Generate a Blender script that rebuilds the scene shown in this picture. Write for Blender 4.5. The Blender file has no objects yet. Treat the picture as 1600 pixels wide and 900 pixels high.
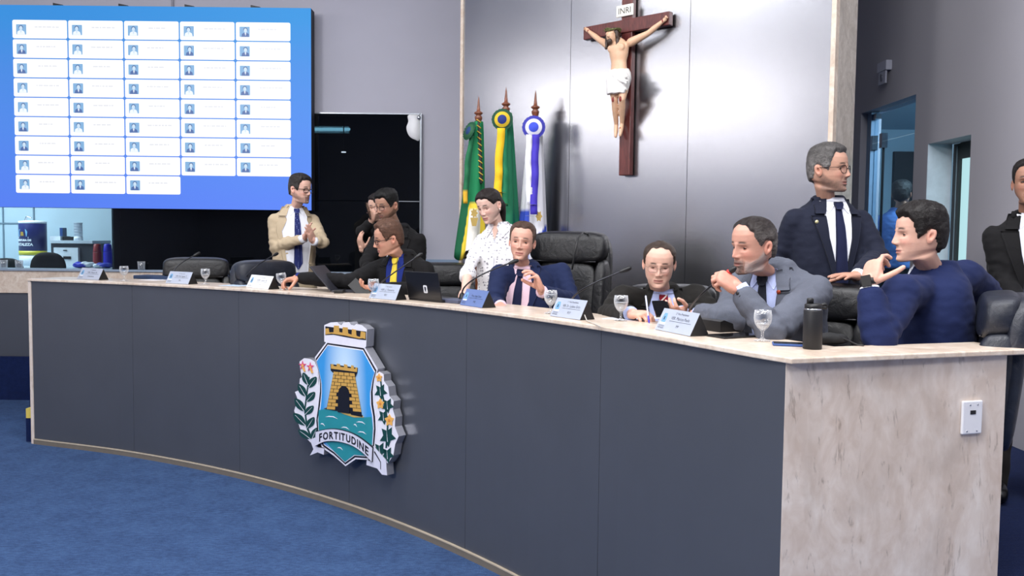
import bpy, math, random
import numpy as np
from mathutils import Vector, Matrix

random.seed(7)
SC = bpy.context.scene
COL = SC.collection
PI = math.pi

# ---------------------------------------------------------------- camera
CAM_Z, FPX, PITCH, ROLL = 1.75, 1370.0, math.radians(3.38), math.radians(0.628)
_up0 = Vector((0, math.sin(PITCH), math.cos(PITCH)))
_fw = Vector((0, math.cos(PITCH), -math.sin(PITCH)))
_x = Vector((1, 0, 0))
_right = _x * math.cos(ROLL) + _up0 * math.sin(ROLL)
_up = _up0 * math.cos(ROLL) - _x * math.sin(ROLL)
cam_d = bpy.data.cameras.new('camera')
cam = bpy.data.objects.new('camera', cam_d)
COL.objects.link(cam)
cam.matrix_world = Matrix(((_right.x, _up.x, -_fw.x, 0), (_right.y, _up.y, -_fw.y, 0),
                           (_right.z, _up.z, -_fw.z, CAM_Z), (0, 0, 0, 1)))
cam_d.sensor_width = 36
cam_d.lens = FPX / 1600 * 36
cam_d.clip_start = 0.05
SC.camera = cam

def ray(px, py):
    a, b = (px - 800) / FPX, (py - 450) / FPX
    return _fw + _right * a - _up * b

def at(px, py, y):
    """the world point seen at a pixel of the 1600x900 photograph, y metres into the hall"""
    r = ray(px, py)
    return Vector((0, 0, CAM_Z)) + r * (y / r.y)

def onz(px, py, z):
    r = ray(px, py)
    return Vector((0, 0, CAM_Z)) + r * ((z - CAM_Z) / r.z)

# ---------------------------------------------------------------- light, world, exposure
W = bpy.data.worlds.new('world'); SC.world = W
W.use_nodes = True
W.node_tree.nodes['Background'].inputs[0].default_value = (0.75, 0.8, 0.95, 1)
W.node_tree.nodes['Background'].inputs[1].default_value = 0.25
SC.view_settings.view_transform = 'Standard'
SC.view_settings.look = 'None'
SC.view_settings.exposure = 0.0
SC.view_settings.gamma = 1.0
SC.view_settings.use_curve_mapping = False
SC.cycles.use_denoising = True
SC.cycles.max_bounces = 6
SC.cycles.glossy_bounces = 4
SC.cycles.transparent_max_bounces = 12
SC.cycles.caustics_reflective = False
SC.cycles.caustics_refractive = False

def area(name, loc, target, size, power, col=(1, 1, 1), sy=None):
    d = bpy.data.lights.new(name, 'AREA')
    d.energy = power; d.size = size; d.color = col
    if sy:
        d.shape = 'RECTANGLE'; d.size_y = sy
    o = bpy.data.objects.new(name, d); COL.objects.link(o)
    o.location = loc
    o.rotation_euler = (Vector(target) - Vector(loc)).to_track_quat('-Z', 'Y').to_euler()
    return o

area('stage_spotlight', (-5.6, -2.2, 4.6), (0.3, 6.0, 2.0), 0.9, 260, (1, 0.97, 0.95))
area('ceiling_panel_light', (-2.6, 4.8, 5.3), (-2.6, 4.8, 0), 3.2, 175, (0.97, 0.98, 1), 2.0)
area('ceiling_panel_light', (1.6, 2.8, 5.3), (1.6, 2.8, 0), 2.8, 150, (0.97, 0.98, 1), 2.0)
area('ceiling_panel_light', (-2.6, 0.4, 5.3), (-2.6, 0.4, 0), 3.2, 130, (0.97, 0.98, 1), 2.0)
area('ceiling_panel_light', (1.6, -1.0, 5.3), (1.6, -1.0, 0), 2.8, 130, (0.97, 0.98, 1), 2.0)
area('wall_wash_light', (-8.5, 4.4, 4.15), (0.2, 6.6, 3.1), 6.4, 100, (1, 0.98, 0.98), 0.65)
area('side_wall_fill', (-0.4, 1.2, 4.9), (3.2, 5.6, 2.2), 1.0, 110, (1, 0.98, 0.97), 1.0)  # added fill with no known fixture, brightens the right wall
area('corridor_light', (4.5, 7.8, 3.2), (4.6, 9.4, 0.5), 1.2, 260, (0.8, 0.93, 1.0))
area('booth_light', (-6.6, 10.2, 3.0), (-6.6, 10.4, 0), 2.2, 95, (0.9, 0.96, 1.0), 0.8)

# ---------------------------------------------------------------- materials
def lin(c):
    """'#rrggbb' or (r,g,b) 0-255 -> linear rgba"""
    if isinstance(c, str):
        c = c.lstrip('#'); c = [int(c[i:i + 2], 16) for i in (0, 2, 4)]
    out = []
    for v in c[:3]:
        v = v / 255
        out.append(v / 12.92 if v <= 0.04045 else ((v + 0.055) / 1.055) ** 2.4)
    return (*out, 1.0)

class NT:
    def __init__(s, name):
        s.m = bpy.data.materials.new(name); s.m.use_nodes = True
        s.t = s.m.node_tree; s.n = s.t.nodes
        s.b = s.n['Principled BSDF']; s.out = s.n['Material Output']
        s._tc = None
    def node(s, typ, **kw):
        n = s.n.new(typ)
        for k, v in kw.items(): setattr(n, k, v)
        return n
    def link(s, a, b): s.t.links.new(a, b)
    def coord(s, scale=(1, 1, 1)):
        if s._tc is None: s._tc = s.node('ShaderNodeTexCoord')
        mp = s.node('ShaderNodeMapping'); mp.inputs['Scale'].default_value = scale
        s.link(s._tc.outputs['Object'], mp.inputs[0]); return mp.outputs[0]
    def noise(s, scale, detail=3, vec=(1, 1, 1), rough=0.55, dist=0.0):
        n = s.node('ShaderNodeTexNoise'); n.inputs['Scale'].default_value = scale
        n.inputs['Detail'].default_value = detail; n.inputs['Roughness'].default_value = rough
        n.inputs['Distortion'].default_value = dist
        s.link(s.coord(vec), n.inputs['Vector']); return n.outputs['Fac']
    def ramp(s, fac, stops):
        r = s.node('ShaderNodeValToRGB'); e = r.color_ramp.elements
        while len(e) < len(stops): e.new(0.5)
        for i, (p, c) in enumerate(stops):
            e[i].position = p; e[i].color = c
        s.link(fac, r.inputs[0]); return r.outputs[0]
    def mix(s, fac, a, b, mode='MIX'):
        m = s.node('ShaderNodeMix', data_type='RGBA', blend_type=mode)
        for i, v in ((0, fac), (6, a), (7, b)):
            if hasattr(v, 'links'): s.link(v, m.inputs[i])
            else: m.inputs[i].default_value = v
        return m.outputs[2]
    def bump(s, h, strength=0.2, dist=0.01):
        b = s.node('ShaderNodeBump'); b.inputs['Strength'].default_value = strength
        b.inputs['Distance'].default_value = dist
        s.link(h, b.inputs['Height']); s.link(b.outputs[0], s.b.inputs['Normal'])
    def base(s, v):
        if hasattr(v, 'links'): s.link(v, s.b.inputs['Base Color'])
        else: s.b.inputs['Base Color'].default_value = v
    def set(s, **kw):
        for k, v in kw.items(): s.b.inputs[k.replace('_', ' ')].default_value = v

MATS = {}
def plain(name, c, rough=0.5, metal=0.0, var=0.06, nscale=18, bump=0.0, spec=0.5, **kw):
    """a plain surface with a little procedural unevenness"""
    if name in MATS: return MATS[name]
    t = NT(name); c = lin(c)
    f = t.noise(nscale, 3)
    lo = tuple(v * (1 - var) for v in c[:3]) + (1,); hi = tuple(min(1, v * (1 + var)) for v in c[:3]) + (1,)
    t.base(t.ramp(f, [(0.3, lo), (0.7, hi)]))
    t.set(Roughness=rough, Metallic=metal, Specular_IOR_Level=spec)
    if bump: t.bump(f, bump, 0.004)
    for k, v in kw.items(): t.b.inputs[k.replace('_', ' ')].default_value = v
    MATS[name] = t.m; return t.m

def hairmat(name):
    """hair: colour from the mesh, fine strands running front to back along the stored head coordinate"""
    t = NT(name)
    a = t.node('ShaderNodeVertexColor'); a.layer_name = 'Col'
    h = t.node('ShaderNodeAttribute'); h.attribute_name = 'strand'
    n = t.node('ShaderNodeTexNoise'); n.inputs['Scale'].default_value = 1.0; n.inputs['Detail'].default_value = 3
    t.link(h.outputs['Vector'], n.inputs['Vector'])
    t.base(t.mix(0.75, a.outputs[0], t.ramp(n.outputs['Fac'], [(0.3, (0.12, 0.12, 0.12, 1)), (0.7, (0.8, 0.8, 0.8, 1))]), 'OVERLAY'))
    t.set(Roughness=0.5, Specular_IOR_Level=0.3); t.bump(n.outputs['Fac'], 0.9, 0.004)
    return t.m

def cloth(name, c, rough=0.85, weave=420, wr=0.25, pattern=None):
    if name in MATS: return MATS[name]
    t = NT(name); c = lin(c)
    f = t.noise(weave, 2); g = t.noise(9, 3, dist=1.2)
    lo = tuple(v * 0.88 for v in c[:3]) + (1,); hi = tuple(min(1, v * 1.08) for v in c[:3]) + (1,)
    colr = t.ramp(f, [(0.3, lo), (0.7, hi)])
    if pattern == 'dots':
        v = t.node('ShaderNodeTexVoronoi'); v.inputs['Scale'].default_value = 34; v.inputs['Randomness'].default_value = 0.7
        t.link(t.coord((1.0, 1.0, 1.55)), v.inputs['Vector'])
        n2 = t.noise(130, 2)
        ad = t.node('ShaderNodeMath', operation='MULTIPLY_ADD'); t.link(n2, ad.inputs[0]); ad.inputs[1].default_value = 0.5
        t.link(v.outputs['Distance'], ad.inputs[2])
        dm = t.ramp(ad.outputs[0], [(0.50, (1, 1, 1, 1)), (0.56, (0, 0, 0, 1))])
        colr = t.mix(dm, colr, lin('#9c9aa2'))
    if pattern == 'stripes':
        w = t.node('ShaderNodeTexWave', bands_direction='DIAGONAL'); w.inputs['Scale'].default_value = 14
        t.link(t.coord((1, 0.2, -1)), w.inputs['Vector'])
        colr = t.mix(t.ramp(w.outputs['Fac'], [(0.86, (0, 0, 0, 1)), (0.93, (1, 1, 1, 1))]), colr, lin('#e8dcd8'))
    if pattern == 'specks':
        v = t.node('ShaderNodeTexVoronoi'); v.inputs['Scale'].default_value = 75; v.inputs['Randomness'].default_value = 0.1
        t.link(t.coord(), v.inputs['Vector'])
        colr = t.mix(t.ramp(v.outputs['Distance'], [(0.2, (1, 1, 1, 1)), (0.28, (0, 0, 0, 1))]), colr, lin('#8f9ac4'))
    t.base(colr)
    t.set(Roughness=rough, Specular_IOR_Level=0.25, Sheen_Weight=0.03)
    t.bump(g, wr, 0.012)
    MATS[name] = t.m; return t.m

def vcol(name, rough=0.5, sss=0.0, bump=0.0, spec=0.4):
    """colour from the mesh's own colour attribute 'Col'"""
    if name in MATS: return MATS[name]
    t = NT(name)
    a = t.node('ShaderNodeVertexColor'); a.layer_name = 'Col'
    f = t.noise(140, 3)
    t.base(t.mix(0.16, a.outputs[0], t.ramp(f, [(0.3, (0.45, 0.45, 0.45, 1)), (0.7, (0.62, 0.6, 0.6, 1))]), 'OVERLAY'))
    t.set(Roughness=rough, Specular_IOR_Level=spec)
    if sss:
        t.set(Subsurface_Weight=sss, Subsurface_Scale=0.006)
        t.b.inputs['Subsurface Radius'].default_value = (1, 0.35, 0.2)
    if bump: t.bump(f, bump, 0.002)
    MATS[name] = t.m; return t.m

def emit(name, c, strength=1.0):
    if name in MATS: return MATS[name]
    t = NT(name); t.set(Roughness=0.4); t.base((0.01, 0.01, 0.01, 1))
    t.b.inputs['Emission Color'].default_value = lin(c); t.b.inputs['Emission Strength'].default_value = strength
    MATS[name] = t.m; return t.m

def carpet(name, c1, c2):
    t = NT(name)
    f = t.noise(120, 4, rough=.7); g = t.noise(5, 4); h = t.noise(22, 5, vec=(1, 2.5, 1), rough=.7)
    base = t.ramp(f, [(0.28, lin(c1)), (0.72, lin(c2))])
    base = t.mix(0.35, base, t.ramp(g, [(0.35, lin(c1)), (0.65, lin(c2))]))
    base = t.mix(0.35, base, t.ramp(h, [(0.4, lin(c1)), (0.6, lin(c2))]))
    t.base(base); t.set(Roughness=0.95, Specular_IOR_Level=0.1, Sheen_Weight=0.04); t.bump(f, 1.0, 0.012)
    return t.m

def marble(name, cols, vec=(1, 1, 0.35), vein='#7d6a5c', sc=6):
    t = NT(name)
    f = t.noise(sc, 6, vec=vec, dist=1.6); g = t.noise(sc * 4.2, 5, vec=vec, dist=0.8); h = t.noise(sc * 0.9, 6, vec=(1, 1, 0.22), dist=2.6)
    base = t.ramp(f, [(0.32, lin(cols[0])), (0.5, lin(cols[1])), (0.68, lin(cols[2]))])
    base = t.mix(0.28, base, t.ramp(g, [(0.4, lin(cols[0])), (0.62, lin(cols[2]))]))
    v = t.ramp(h, [(0.475, (0, 0, 0, 1)), (0.5, (1, 1, 1, 1)), (0.525, (0, 0, 0, 1))])
    k = t.ramp(t.noise(sc * 5, 3, vec=(1, 1, 0.4)), [(0.54, (0, 0, 0, 1)), (0.64, (1, 1, 1, 1))])
    v = t.mix(1.0, v, k, 'MULTIPLY')
    v = t.mix(0.45, v, (0, 0, 0, 1))
    bl = t.ramp(t.noise(sc * .55, 5, vec=vec, dist=.8), [(.5, (0, 0, 0, 1)), (.72, (.55, .55, .55, 1))])
    base = t.mix(bl, base, tuple(q * .72 for q in lin(cols[0])[:3]) + (1,))
    base = t.mix(v, base, lin(vein))
    t.base(base); t.set(Roughness=0.28, Specular_IOR_Level=0.5); t.bump(v, -0.15, 0.003)
    return t.m

def leather(name, c, rough=0.38):
    if name in MATS: return MATS[name]
    t = NT(name)
    v = t.node('ShaderNodeTexVoronoi'); v.inputs['Scale'].default_value = 520
    t.link(t.coord(), v.inputs['Vector'])
    g = t.noise(11, 4, dist=1.8)
    ad = t.node('ShaderNodeMath', operation='MULTIPLY_ADD'); t.link(g, ad.inputs[0]); ad.inputs[1].default_value = 9.0
    t.link(v.outputs['Distance'], ad.inputs[2])
    c = lin(c)
    t.base(t.ramp(g, [(0.3, tuple(x * .8 for x in c[:3]) + (1,)), (0.7, tuple(x * 1.25 for x in c[:3]) + (1,))]))
    t.set(Roughness=rough, Specular_IOR_Level=0.55); t.bump(ad.outputs[0], 0.22, 0.006)
    MATS[name] = t.m; return t.m

def glassmat(name, c=(1, 1, 1, 1), rough=0.0, ior=1.45):
    if name in MATS: return MATS[name]
    t = NT(name)
    t.base(c); t.set(Roughness=rough, IOR=ior, Transmission_Weight=1.0)
    MATS[name] = t.m; return t.m

def pane_mat(name, tint, keep, rough=0.02, gloss=1.0):
    """thin sheet of glass: a gloss coat over a see-through tint; keep = share of light let through"""
    t = NT(name)
    tr = t.node('ShaderNodeBsdfTransparent'); tr.inputs[0].default_value = tint
    gl = t.node('ShaderNodeBsdfGlossy'); gl.inputs['Roughness'].default_value = rough
    gl.inputs[0].default_value = (0.9 * gloss, 0.95 * gloss, gloss, 1)
    df = t.node('ShaderNodeBsdfDiffuse'); df.inputs[0].default_value = (0.004, 0.005, 0.007, 1)
    m1 = t.node('ShaderNodeMixShader'); m1.inputs[0].default_value = keep
    t.link(df.outputs[0], m1.inputs[1]); t.link(tr.outputs[0], m1.inputs[2])
    fr = t.node('ShaderNodeFresnel'); fr.inputs[0].default_value = 1.45
    m2 = t.node('ShaderNodeMixShader')
    # only the side turned to the viewer mirrors the room (the far side of the sheet adds nothing new)
    ge = t.node('ShaderNodeNewGeometry'); sb = t.node('ShaderNodeMath', operation='SUBTRACT'); sb.inputs[0].default_value = 1.0
    t.link(ge.outputs['Backfacing'], sb.inputs[1]); mu = t.node('ShaderNodeMath', operation='MULTIPLY')
    t.link(fr.outputs[0], mu.inputs[0]); t.link(sb.outputs[0], mu.inputs[1]); t.link(mu.outputs[0], m2.inputs[0])
    t.link(m1.outputs[0], m2.inputs[1]); t.link(gl.outputs[0], m2.inputs[2])
    t.link(m2.outputs[0], t.out.inputs[0])
    return t.m

def thin_glass(name, body, rim, see):
    """blown glass seen as a thin wall: clear when looked at squarely, glossy; pale diffuse edges stand in for bright rims"""
    t = NT(name)
    tr = t.node('ShaderNodeBsdfTransparent'); tr.inputs[0].default_value = (*body, 1)
    df = t.node('ShaderNodeBsdfDiffuse'); df.inputs[0].default_value = (*rim, 1)
    gl = t.node('ShaderNodeBsdfGlossy'); gl.inputs['Roughness'].default_value = 0.03
    lw = t.node('ShaderNodeLayerWeight'); lw.inputs[0].default_value = see
    m1 = t.node('ShaderNodeMixShader'); t.link(lw.outputs['Facing'], m1.inputs[0])
    t.link(tr.outputs[0], m1.inputs[1]); t.link(df.outputs[0], m1.inputs[2])
    m2 = t.node('ShaderNodeMixShader'); m2.inputs[0].default_value = 0.10
    t.link(m1.outputs[0], m2.inputs[1]); t.link(gl.outputs[0], m2.inputs[2]); t.link(m2.outputs[0], t.out.inputs[0])
    MATS[name] = t.m; return t.m

def brushed(name, c, rough=0.34):
    t = NT(name)
    f = t.noise(60, 3, vec=(1, 1, 40)); g = t.noise(1.6, 3)
    c = lin(c)
    t.base(t.ramp(f, [(0.2, tuple(v * .93 for v in c[:3]) + (1,)), (0.8, tuple(min(1, v * 1.05) for v in c[:3]) + (1,))]))
    t.set(Metallic=1.0)
    r = t.node('ShaderNodeMapRange'); r.inputs[3].default_value = rough - 0.04; r.inputs[4].default_value = rough + 0.05
    t.link(g, r.inputs[0]); t.link(r.outputs[0], t.b.inputs['Roughness'])
    t.bump(f, 0.05, 0.002)
    return t.m

# ---------------------------------------------------------------- mesh building
class MB:
    """collects shapes (world coordinates) for ONE mesh object"""
    def __init__(s): s.v = []; s.f = []; s.m = []; s.c = []; s.sm = []
    def add(s, verts, faces, mat=0, col=None, smooth=None):
        o = len(s.v)
        if smooth is None: smooth = len(faces) > 14
        s.v.extend([tuple(p) for p in verts])
        s.f.extend([tuple(i + o for i in fc) for fc in faces])
        s.m.extend([mat] * len(faces)); s.sm.extend([smooth] * len(faces))
        if col is None: s.c.extend([(1, 1, 1, 1)] * len(verts))
        elif len(col) == len(verts) and not isinstance(col[0], (int, float)): s.c.extend([tuple(c) for c in col])
        else: s.c.extend([tuple(col)] * len(verts))
        return s
    def mesh(s, name, mats, origin=(0, 0, 0), usecol=False):
        me = bpy.data.meshes.new(name)
        ox, oy, oz = origin
        me.from_pydata([(x - ox, y - oy, z - oz) for x, y, z in s.v], [], s.f)
        for m in (mats if isinstance(mats, (list, tuple)) else [mats]): me.materials.append(m)
        me.polygons.foreach_set('material_index', s.m)
        me.polygons.foreach_set('use_smooth', s.sm)
        if usecol:
            a = me.color_attributes.new('Col', 'FLOAT_COLOR', 'POINT')
            a.data.foreach_set('color', np.array(s.c, dtype=np.float32).ravel())
        me.update()
        return me
    def build(s, name, mats, parent=None, origin=None, usecol=False, data_name=None):
        """parent: object whose world location is subtracted (roots here are never rotated while building)"""
        if origin is None: origin = world_loc(parent) if parent is not None else (0, 0, 0)
        o = bpy.data.objects.new(name, s.mesh(data_name or name, mats, origin, usecol)); COL.objects.link(o)
        if parent is not None: o.parent = parent
        else: o.location = origin
        return o

def world_loc(o):
    p = Vector((0, 0, 0))
    while o is not None:
        p = p + Vector(o.location); o = o.parent
    return p

def tag(o, label=None, cat=None, group=None, kind=None):
    if label: o['label'] = label
    if cat: o['category'] = cat
    if group: o['group'] = group
    if kind: o['kind'] = kind
    return o

def empty(name, loc, label=None, cat=None, group=None, rz=0.0):
    o = bpy.data.objects.new(name, None); COL.objects.link(o)
    o.location = loc; o.rotation_euler = (0, 0, rz); o.empty_display_size = 0.05
    return tag(o, label, cat, group)

def copy_tree(o, parent=None):
    c = o.copy(); COL.objects.link(c); c.parent = parent
    for ch in KIDS(o): copy_tree(ch, c)
    return c
def KIDS(o): return [x for x in COL.objects if x.parent is o]

def box(x0, x1, y0, y1, z0, z1):
    v = [(x, y, z) for z in (z0, z1) for y in (y0, y1) for x in (x0, x1)]
    f = [(0, 2, 3, 1), (4, 5, 7, 6), (0, 1, 5, 4), (2, 6, 7, 3), (0, 4, 6, 2), (1, 3, 7, 5)]
    return v, f

def obox(o, ax, ay, az, x0, x1, y0, y1, z0, z1):
    """box in an oriented frame"""
    v, f = box(x0, x1, y0, y1, z0, z1)
    return [tuple(o + ax * p[0] + ay * p[1] + az * p[2]) for p in v], f

def prism(poly, frame, z0, z1, smooth=False):
    """polygon (2d) extruded in frame=(origin, ax, ay, n); triangulated caps"""
    o, ax, ay, n = frame
    from mathutils.geometry import tessellate_polygon
    P = [Vector((p[0], p[1], 0)) for p in poly]
    k = len(P)
    v = [tuple(o + ax * p[0] + ay * p[1] + n * z0) for p in P] + [tuple(o + ax * p[0] + ay * p[1] + n * z1) for p in P]
    tris = tessellate_polygon([P])
    f = []
    for t in tris:
        a, b, c = t
        ar = (P[b] - P[a]).cross(P[c] - P[a]).z
        if ar < 0: a, c = c, a
        f.append((a + k, b + k, c + k)); f.append((c, b, a))
    area2 = sum(P[i].x * P[(i + 1) % k].y - P[(i + 1) % k].x * P[i].y for i in range(k))
    for i in range(k):
        j = (i + 1) % k
        f.append((i, j, j + k, i + k) if area2 > 0 else (j, i, i + k, j + k))
    return v, f

def lathe(prof, origin=(0, 0, 0), n=24, ax=None):
    """profile [(r,z)] around z (or around axis ax)"""
    v = []; f = []
    o = Vector(origin)
    if ax is None: A, B, Cx = Vector((1, 0, 0)), Vector((0, 1, 0)), Vector((0, 0, 1))
    else:
        Cx = Vector(ax).normalized(); A = Cx.orthogonal().normalized(); B = Cx.cross(A)
    for r, z in prof:
        for i in range(n):
            a = 2 * PI * i / n
            v.append(tuple(o + A * (r * math.cos(a)) + B * (r * math.sin(a)) + Cx * z))
    for k in range(len(prof) - 1):
        for i in range(n):
            j = (i + 1) % n
            f.append((k * n + i, k * n + j, (k + 1) * n + j, (k + 1) * n + i))
    if prof[0][0] > 1e-5: f.append(tuple(range(n - 1, -1, -1)))
    if prof[-1][0] > 1e-5: f.append(tuple((len(prof) - 1) * n + i for i in range(n)))
    return v, f

def tube(pts, rad, n=10, round_ends=True, flat=None):
    """tapered tube through pts; radii list or number; flat=(direction, factor) squashes the section"""
    P = [Vector(p) for p in pts]
    R = [rad] * len(P) if isinstance(rad, (int, float)) else list(rad)
    if round_ends:
        d0 = (P[0] - P[1]).normalized(); d1 = (P[-1] - P[-2]).normalized()
        r0, r1 = R[0], R[-1]
        pre = [(P[0] + d0 * r0 * math.sin(a), max(r0 * math.cos(a), 1e-4)) for a in (1.5, 1.0, 0.5)]
        post = [(P[-1] + d1 * r1 * math.sin(a), max(r1 * math.cos(a), 1e-4)) for a in (0.5, 1.0, 1.5)]
        P = [p for p, _ in pre] + P + [p for p, _ in post]
        R = [r for _, r in pre] + R + [r for _, r in post]
    v = []; f = []
    t0 = (P[1] - P[0]).normalized(); A = t0.orthogonal().normalized()
    for i, p in enumerate(P):
        t = (P[min(i + 1, len(P) - 1)] - P[max(i - 1, 0)]).normalized()
        A = (A - t * A.dot(t)).normalized(); B = t.cross(A)
        for k in range(n):
            a = 2 * PI * k / n
            q = A * (R[i] * math.cos(a)) + B * (R[i] * math.sin(a))
            if flat: q = q - flat[0] * q.dot(flat[0]) * (1 - flat[1])
            v.append(tuple(p + q))
    m = len(P)
    for i in range(m - 1):
        for k in range(n):
            j = (k + 1) % n
            f.append((i * n + k, i * n + j, (i + 1) * n + j, (i + 1) * n + k))
    f.append(tuple(range(n - 1, -1, -1))); f.append(tuple((m - 1) * n + k for k in range(n)))
    return v, f

def sq(c, h, e=3.5, n=20, m=12, ax=None):
    """superquadric cushion: centre c, half sizes h, roundness exponent e, optional axes"""
    v = []; f = []
    c = Vector(c); A, B, D = ax or (Vector((1, 0, 0)), Vector((0, 1, 0)), Vector((0, 0, 1)))
    p = 2.0 / e
    s = lambda x: math.copysign(abs(x) ** p, x)
    for i in range(m + 1):
        la = -PI / 2 + PI * i / m
        for k in range(n):
            lo = 2 * PI * k / n
            x, y, z = s(math.cos(la)) * s(math.cos(lo)), s(math.cos(la)) * s(math.sin(lo)), s(math.sin(la))
            v.append(tuple(c + A * (h[0] * x) + B * (h[1] * y) + D * (h[2] * z)))
    for i in range(m):
        for k in range(n):
            j = (k + 1) % n
            f.append((i * n + k, i * n + j, (i + 1) * n + j, (i + 1) * n + k))
    return v, f

def bez(p0, p1, p2, n=12):
    p0, p1, p2 = Vector(p0), Vector(p1), Vector(p2)
    return [p0 * (1 - t) ** 2 + p1 * 2 * t * (1 - t) + p2 * t * t for t in [i / n for i in range(n + 1)]]

def smooth_poly(pts, k=4, closed=True):
    """Catmull-Rom through 2d points"""
    out = []; n = len(pts)
    for i in range(n if closed else n - 1):
        p = [pts[(i + d) % n] if closed else pts[min(max(i + d, 0), n - 1)] for d in (-1, 0, 1, 2)]
        for q in range(k):
            t = q / k
            out.append(tuple(0.5 * ((2 * p[1][a]) + (-p[0][a] + p[2][a]) * t + (2 * p[0][a] - 5 * p[1][a] + 4 * p[2][a] - p[3][a]) * t * t
                       + (-p[0][a] + 3 * p[1][a] - 3 * p[2][a] + p[3][a]) * t ** 3) for a in (0, 1)))
    if not closed: out.append(tuple(pts[-1][:2]))
    return out

_tmp = bpy.data.scenes.new('workbench')
def tmp_dg():
    _tmp.view_layers[0].update()
    dg = _tmp.view_layers[0].depsgraph
    return dg if dg is not None else bpy.context.evaluated_depsgraph_get()
def remesh(mb, voxel, smooth=5, disp=None):
    """unite the shapes of an MB into one continuous skin; returns verts, faces"""
    me = mb.mesh('tmp', [])
    o = bpy.data.objects.new('tmp', me); _tmp.collection.objects.link(o)
    r = o.modifiers.new('r', 'REMESH'); r.mode = 'VOXEL'; r.voxel_size = voxel
    if smooth:
        s = o.modifiers.new('s', 'SMOOTH'); s.factor = 0.5; s.iterations = smooth
    dg = tmp_dg()
    ev = o.evaluated_get(dg); m2 = ev.to_mesh()
    n = len(m2.vertices); co = np.empty(n * 3); m2.vertices.foreach_get('co', co); co = co.reshape(n, 3)
    if disp:
        nm = np.empty(n * 3); m2.vertices.foreach_get('normal', nm); nm = nm.reshape(n, 3)
        co = co + nm * disp(co)[:, None]
    faces = [tuple(p.vertices) for p in m2.polygons]
    ev.to_mesh_clear()
    bpy.data.objects.remove(o); bpy.data.meshes.remove(me)
    return co, faces

def wob(co, k, seed=0.0):
    """cheap smooth pseudo noise in -1..1 for arrays of points"""
    x, y, z = co[:, 0] * k + seed, co[:, 1] * k + seed * 1.7, co[:, 2] * k - seed
    return (np.sin(x * 1.9 + 1.3 * np.sin(y * 1.1 + z)) + np.sin(y * 2.3 + 1.7 * np.sin(z * 1.3 + x * .7)) + np.sin(z * 2.1 + 1.1 * np.sin(x * 1.7))) / 3

_fontcache = {}
def text_mesh(txt, size=1.0, xscale=1.0, bold=0.0):
    """(verts2d, faces, width) of lettering in the built-in font"""
    key = (txt, size, xscale, bold)
    if key in _fontcache: return _fontcache[key]
    cu = bpy.data.curves.new('tmp', 'FONT'); cu.body = txt; cu.size = size; cu.resolution_u = 3; cu.offset = bold
    o = bpy.data.objects.new('tmp', cu); _tmp.collection.objects.link(o)
    dg = tmp_dg()
    me = o.evaluated_get(dg).to_mesh()
    v = [(p.co.x * xscale, p.co.y) for p in me.vertices]; f = [tuple(p.vertices) for p in me.polygons]
    o.evaluated_get(dg).to_mesh_clear()
    bpy.data.objects.remove(o); bpy.data.curves.remove(cu)
    w = max([p[0] for p in v] or [0])
    _fontcache[key] = (v, f, w); return _fontcache[key]

def put_text(mb, txt, size, frame, cx, cy, z, xscale=1.0, mat=0, fit=None):
    v, f, w = text_mesh(txt, size, xscale)
    k = fit / w if fit and w > 0 else 1.0
    o, ax, ay, n = frame
    mb.add([o + ax * ((p[0] - w / 2) * k + cx) + ay * (p[1] + cy) + n * z for p in v], f, mat, smooth=False)
# ================================================================ THE HALL
DZ = 0.45            # platform height
LZ = 1.362           # top of the desk ledge
XR = 3.2             # right wall
YB = 9.1             # back wall / booth front
UP = Vector((0, 0, 1))

M_carpet = carpet('blue_carpet', '#1f3762', '#4d6d9e')
M_navy = carpet('navy_carpet', '#0d1c45', '#1b2c5c')
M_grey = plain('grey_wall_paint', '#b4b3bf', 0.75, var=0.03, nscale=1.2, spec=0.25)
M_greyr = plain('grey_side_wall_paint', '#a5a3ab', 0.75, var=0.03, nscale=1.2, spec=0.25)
M_bluegrey = plain('blue_grey_panel', '#8094ad', 0.5, var=0.04, nscale=2)
M_panel = plain('slate_laminate', '#595c64', 0.33, metal=0.35, var=0.03, nscale=3, spec=0.5)
M_gap = plain('dark_joint', '#9a9ca4', 0.7)
M_marble = marble('cream_marble', ('#d0bdae', '#dfcfc2', '#eee3d9'), vec=(1, 1, 0.6), sc=5)
M_slab = marble('cream_marble_slab', ('#ccb5a1', '#dac8b6', '#e7dacb'), vec=(1, 1, 1), vein='#9a7f66', sc=9)
M_stone = marble('rough_travertine', ('#a99f94', '#beb5aa', '#cfc7bd'), vec=(1, 1, 0.6), sc=14)
M_trim = plain('cream_trim', '#b9ac99', 0.45)
M_plinth = plain('brown_plinth', '#71695f', 0.6)
M_steel = brushed('brushed_steel', '#c3c3c8', 0.25)
M_black = plain('black_plastic', '#141416', 0.45)
M_blackgloss = plain('glossy_black', '#08080a', 0.12)
M_white = plain('white_plastic', '#e8e8ec', 0.4, var=0.02)
M_chrome = plain('polished_chrome', '#c8ccd2', 0.18, metal=1.0)
M_ceil = plain('white_ceiling', '#d8d8da', 0.9, var=0.02)
M_teal = plain('pale_teal_wall', '#9fb7c6', 0.8, var=0.03, nscale=2)
M_booth = plain('booth_panel_wall', '#b4cbd8', 0.6, var=0.03, nscale=2)

def struct(name, mb, mats, label=None):
    o = mb.build(name, mats); o['kind'] = 'structure'
    if label: o['label'] = label
    return o

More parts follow.
